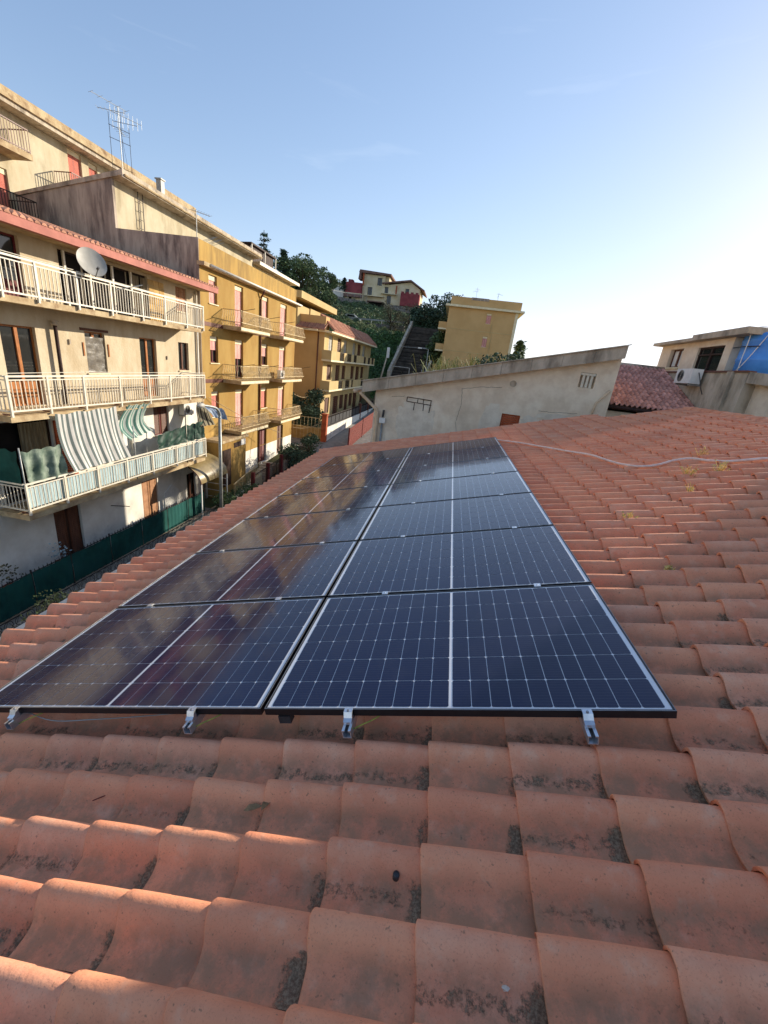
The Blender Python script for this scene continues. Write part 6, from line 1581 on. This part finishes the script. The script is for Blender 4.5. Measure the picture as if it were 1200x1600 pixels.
# ================================================================ vegetation
def leaves(mb, c, rx, ry, rz, n, size, r, shell=0.55, asp=0.6):
    for _ in range(n):
        d = Vector((r.gauss(0, 1), r.gauss(0, 1), r.gauss(0, 1))).normalized(); q = shell + (1 - shell) * r.random() ** 0.6
        if r.random() < 0.25: q *= r.random()
        p = Vector((c[0] + d.x * rx * q, c[1] + d.y * ry * q, c[2] + d.z * rz * q))
        u = Vector((r.gauss(0, 1), r.gauss(0, 1), r.gauss(0, 0.7))).normalized(); v = u.orthogonal().normalized(); s_ = size * r.uniform(0.6, 1.4)
        mb.quad(p - u * s_, p + v * s_ * asp, p + u * s_, p - v * s_ * asp)
def broadleaf(base, h, w, lb, m_leaf, seed, n=2600, size=0.14, clumps=16, trunk_h=0.3, group=None, name='tree', cat='tree'):
    r = random.Random(seed); t = thing(name, base, lb, cat, group); b = Vector(base)
    m = MB(); top = b + Vector((r.uniform(-.3, .3), r.uniform(-.3, .3), h * 0.65))
    m.tube([b, b.lerp(top, 0.5) + Vector((r.uniform(-.15, .15), 0, 0)), top], 0.035 * h, 7, 0.012 * h)
    mb_ = MB(); cl = []
    for i in range(clumps):
        a = r.uniform(0, 6.28); q = r.random() ** 0.5; z = trunk_h + (1 - trunk_h) * r.random()
        rad_ = w * 0.5 * q * (1 - 0.5 * abs(z - 0.6)); cl.append((b.x + math.cos(a) * rad_, b.y + math.sin(a) * rad_, b.z + h * z * 0.93, w * r.uniform(0.16, 0.27)))
    for (x, y, z, rr) in cl:
        m.tube([b + Vector((0, 0, h * 0.3)), Vector((x, y, z))], 0.012 * h, 5, 0.004 * h)
        leaves(mb_, (x, y, z), rr, rr, rr * 0.8, n // clumps, size, r)
    m.build('trunk', M_bark, t); mb_.build('crown', m_leaf, t); return t
def conifer(base, h, w, lb, m_leaf, seed, tiers=16, dens=70, size=0.16, droop=0.25, group=None, start=0.12, gap=0.0):
    r = random.Random(seed); t = thing('conifer', base, lb, 'tree', group); b = Vector(base)
    m = MB(); m.tube([b, b + Vector((0, 0, h))], 0.03 * h, 7, 0.004 * h); cr_ = MB()
    for i in range(tiers):
        f_ = i / tiers; z = h * (start + (1 - start) * f_); L0 = w * 0.5 * (1 - f_) ** 0.75 * r.uniform(0.7, 1.15)
        for k in range(7 if gap == 0 else 5):
            a = r.uniform(0, 6.28); L_ = L0 * r.uniform(0.65, 1.1); tip = b + Vector((math.cos(a) * L_, math.sin(a) * L_, z - droop * L_ + r.uniform(-.1, .1) * h * 0.05)); st = b + Vector((0, 0, z))
            m.tube([st, tip], 0.006 * h, 4, 0.002 * h, False)
            for _ in range(dens // 6):
                q = r.random() ** 0.6; p = st.lerp(tip, 0.15 + 0.85 * q) + Vector((r.gauss(0, .05), r.gauss(0, .05), r.gauss(0, .03))) * w * 0.6
                u = Vector((math.cos(a + r.gauss(0, .6)), math.sin(a + r.gauss(0, .6)), r.gauss(-0.1, .3))).normalized(); v = u.orthogonal().normalized(); s_ = size * r.uniform(0.6, 1.4)
                cr_.quad(p - u * s_, p + v * s_ * 0.35, p + u * s_, p - v * s_ * 0.35)
    m.build('trunk', M_bark, t); cr_.build('crown', m_leaf, t); return t
TG_ = 'trees along the skyline'
conifer((-37.0, 80, zg(-37.0, 80) - 0.3), 20.10 - zg(-37.0, 80), 7.5, 'open branched cedar rising behind the dark roof hut', M_leaf_dark, 1, 15, 90, 0.26, 0.10, TG_, gap=1)
conifer((-33.2, 80, zg(-33.2, 80) - 0.3), 17.50 - zg(-33.2, 80), 6.8, 'dense dark conifer right of the cedar', M_leaf_dark, 2, 24, 220, 0.26, 0.2, TG_)
broadleaf((-31.2, 80, zg(-31.2, 80) - 0.3), 16.50 - zg(-31.2, 80), 7.0, 'bushy dark evergreen in the middle of the skyline trees', M_leaf_mid, 3, 8000, 0.20, 40, 0.12, TG_)
broadleaf((-28.9, 79, zg(-28.9, 79) - 0.3), 15.70 - zg(-28.9, 79), 6.6, 'round olive green tree at the front of the skyline trees', M_leaf_mid, 4, 8000, 0.19, 40, 0.12, TG_)
conifer((-27.8, 82, zg(-27.8, 82) - 0.3), 15.00 - zg(-27.8, 82), 4.0, 'small conifer at the right end of the dense skyline trees', M_leaf_dark, 5, 15, 110, 0.22, 0.2, TG_)
broadleaf((-35.0, 78, zg(-35.0, 78) - 0.3), 13.50 - zg(-35.0, 78), 7.5, 'low dark tree under the cedar', M_leaf_dark, 6, 6000, 0.2, 34, 0.1, TG_)
broadleaf((-28.6, 92, zg(-28.6, 92) - 0.3), 17.20 - zg(-28.6, 92), 4.6, 'feathery tree standing apart by the stone wall', M_leaf_mid, 7, 5000, 0.19, 30, 0.2, TG_)
broadleaf((-31.8, 100, zg(-31.8, 100) - 0.3), 17.10 - zg(-31.8, 100), 4.0, 'small round tree behind the stone wall', M_leaf_mid, 8, 3600, 0.2, 24, 0.15, TG_)
conifer((-35.0, 129, zg(-35.0, 129) - 0.3), 22.50 - zg(-35.0, 129), 3.4, 'dark palm like tree against the red annex of the hilltop house', M_leaf_dark, 9, 8, 90, 0.35, 0.5, TG_, start=0.6)
broadleaf((-3.2, 82, zg(-3.2, 82) - 0.3), 13.00 - zg(-3.2, 82), 6.0, 'tall dark tree at the top of the stairway beside the ochre block', M_leaf_dark, 10, 9000, 0.20, 44, 0.05, 'trees by the stairway')
broadleaf((-6.8, 84, zg(-6.8, 84) - 0.3), 11.50 - zg(-6.8, 84), 6.0, 'broad dark bush at the head of the stairway', M_leaf_dark, 11, 6000, 0.2, 34, 0.05, 'trees by the stairway')
broadleaf((-3.3, 71, zg(-3.3, 71) - 0.3), 6.50 - zg(-3.3, 71), 3.6, 'leafy evergreen overgrowing the right side of the stairway', M_leaf_mid, 12, 8000, 0.18, 44, 0.05, 'trees by the stairway')
broadleaf((-10.5, 90, zg(-10.5, 90) - 0.3), 13.00 - zg(-10.5, 90), 5.0, 'grey leafless bush below the hilltop house, right one', M_leaf_grey, 13, 1600, 0.12, 18, 0.1, 'bare bushes below the hilltop house')
broadleaf((-14.5, 92, zg(-14.5, 92) - 0.3), 13.00 - zg(-14.5, 92), 5.0, 'grey leafless bush below the hilltop house, left one', M_leaf_grey, 14, 1600, 0.12, 18, 0.1, 'bare bushes below the hilltop house')
conifer((10.0, 75, zg(10.0, 75) - 0.3), 6.80 - zg(10.0, 75), 6.5, 'pine tree right of the far ochre block', M_leaf_mid, 15, 22, 220, 0.3, 0.1)
broadleaf((-13.6, 39.3, -7.3), 4.2, 3.6, 'small dark tree in the garden between the ochre and pale yellow houses', M_leaf_dark, 16, 6500, 0.10, 34, 0.25)
broadleaf((-10.6, 31.5, -8.0), 2.0, 2.4, 'dark shrub growing over the front fence of the ochre house, far end', M_leaf_dark, 17, 2200, 0.07, 16, 0.1, 'shrubs on the front fence', 'shrub', 'shrub')
broadleaf((-10.7, 28.6, -8.2), 1.9, 2.2, 'dark shrub growing over the front fence of the ochre house, near end', M_leaf_dark, 18, 1800, 0.07, 14, 0.1, 'shrubs on the front fence', 'shrub', 'shrub')
broadleaf((-10.9, 20.0, -8.6), 0.95, 1.8, 'yellow green shrub at the foot of the lamp post', M_leaf_mid, 19, 1500, 0.06, 12, 0.05, None, 'shrub', 'shrub')
broadleaf((-10.9, 22.0, -8.4), 0.9, 2.0, 'yellow green shrub below the pale stepped garden wall', M_leaf_mid, 20, 1500, 0.06, 12, 0.05, None, 'shrub', 'shrub')
broadleaf((-11.0, 9.4, -8.47), 0.55, 1.6, 'dry pale weeds on the kerb by the scroll railing', M_leaf_pale, 21, 700, 0.04, 10, 0.05, None, 'weed', 'weed')
# planting behind the coping of the grey house
def reeds(base, n, h, lb, m_leaf, seed, spread):
    r = random.Random(seed); m = MB(); b = Vector(base)
    for i in range(n):
        p = b + Vector((r.gauss(0, spread), r.gauss(0, spread * 0.5), 0)); a = r.uniform(0, 6.28); bend = r.uniform(0.15, 0.6) * h; hh = h * r.uniform(0.6, 1.1); w_ = 0.03 * r.uniform(0.7, 1.4)
        d = Vector((math.cos(a), math.sin(a), 0)); s_ = d.cross(Vector((0, 0, 1))) * w_
        q1 = p + Vector((0, 0, hh * 0.6)) + d * bend * 0.25; q2 = p + Vector((0, 0, hh * 0.95)) + d * bend * 0.8; q3 = q2 + d * bend * 0.3 - Vector((0, 0, 0.1 * hh))
        m.quad(p - s_, p + s_, q1 + s_, q1 - s_); m.quad(q1 - s_, q1 + s_, q2 + s_ * 0.6, q2 - s_ * 0.6); m.add([q2 - s_ * .6, q2 + s_ * .6, q3], [(0, 1, 2)])
    return tag(m.build('reed_clump', m_leaf), lb, 'plant', 'reeds behind the grey roof edge')
reeds((-1.2, 36.5, -2.5), 90, 3.7, 'yellow green reeds behind the grey roof edge, leftmost clump', M_leaf_pale, 31, 0.75)
reeds((0.4, 36.5, -2.5), 100, 3.8, 'yellow green reeds behind the grey roof edge, middle clump', M_leaf_pale, 32, 0.8)
reeds((2.4, 36.5, -2.5), 100, 4.0, 'pale reeds behind the grey roof edge, right clump beside the dark shrub', M_leaf_pale, 33, 0.6)
broadleaf((3.7, 36.0, -2.5), 4.6, 3.4, 'dark spiky shrub behind the grey roof edge', M_leaf_dark, 34, 1800, 0.13, 16, 0.1, None, 'shrub', 'shrub')
tb = MB(); tb.box((-2.6, 34.4, -8.9), (7.5, 39.5, -2.5)); tag(tb.build('terrace_block', M_concrete), 'raised concrete terrace behind the grey house carrying reeds', 'terrace')
# ivy and scrub covering the slope: uncountable, one object
r = random.Random(77); iv = MB()
def cover(x0, x1, y0, y1, n, size, hmin, hmax, mb_):
    for _ in range(n):
        x, y = r.uniform(x0, x1), r.uniform(y0, y1)
        z = zg(x, y) + r.uniform(hmin, hmax) * (0.5 + 0.5 * math.sin(x * 1.3) * math.sin(y * 0.9 + x))
        u = Vector((r.gauss(0, 1), r.gauss(0, 1), r.gauss(0, .8))).normalized(); v = u.orthogonal().normalized(); s_ = size * r.uniform(0.6, 1.5)
        p = Vector((x, y, z)); mb_.quad(p - u * s_, p + v * s_ * .65, p + u * s_, p - v * s_ * .65)
cover(-24, -10.0, 65.5, 82, 26000, 0.16, 0.0, 1.5, iv)
cover(-12, -9.9, 63.5, 80, 6000, 0.14, 0.0, 1.2, iv)
o = stuff(iv.build('ivy', M_leaf_ivy)); o['label'] = 'dense green ivy covering the slope left of the stairway'
sb = MB(); cover(-40, 2, 82, 124, 30000, 0.20, 0.0, 1.0, sb)
o = stuff(sb.build('scrub', M_leaf_mid)); o['label'] = 'mixed green scrub over the upper hillside'
sb = MB(); cover(-26, -9, 82, 94, 9000, 0.14, 0.0, 1.1, sb)
o = stuff(sb.build('dry_grass', M_leaf_pale)); o['label'] = 'yellowing grass on the hillside terraces'
# sagging wires
for (a, b, sg, lb) in (((-13.0, 34.4, -3.2), (-13.6, 42, -3.3), 0.45, 'thin wire sagging between the ochre and pale yellow houses, upper'), ((-13.0, 34.4, -6.0), (-11.2, 37.2, -5.6), 0.3, 'thin wire sagging to the red pillar'), ((-13.1, 21.6, -2.8), (-11.9, 29, -5.6), 0.15, 'thin dark wire running down across the ochre front')):
    a, b = Vector(a), Vector(b); m = MB(); m.tube([a.lerp(b, i / 12) - Vector((0, 0, sg * math.sin(math.pi * i / 12))) for i in range(13)], 0.018, 4); tag(m.build('wire', M_slab), lb, 'wire')
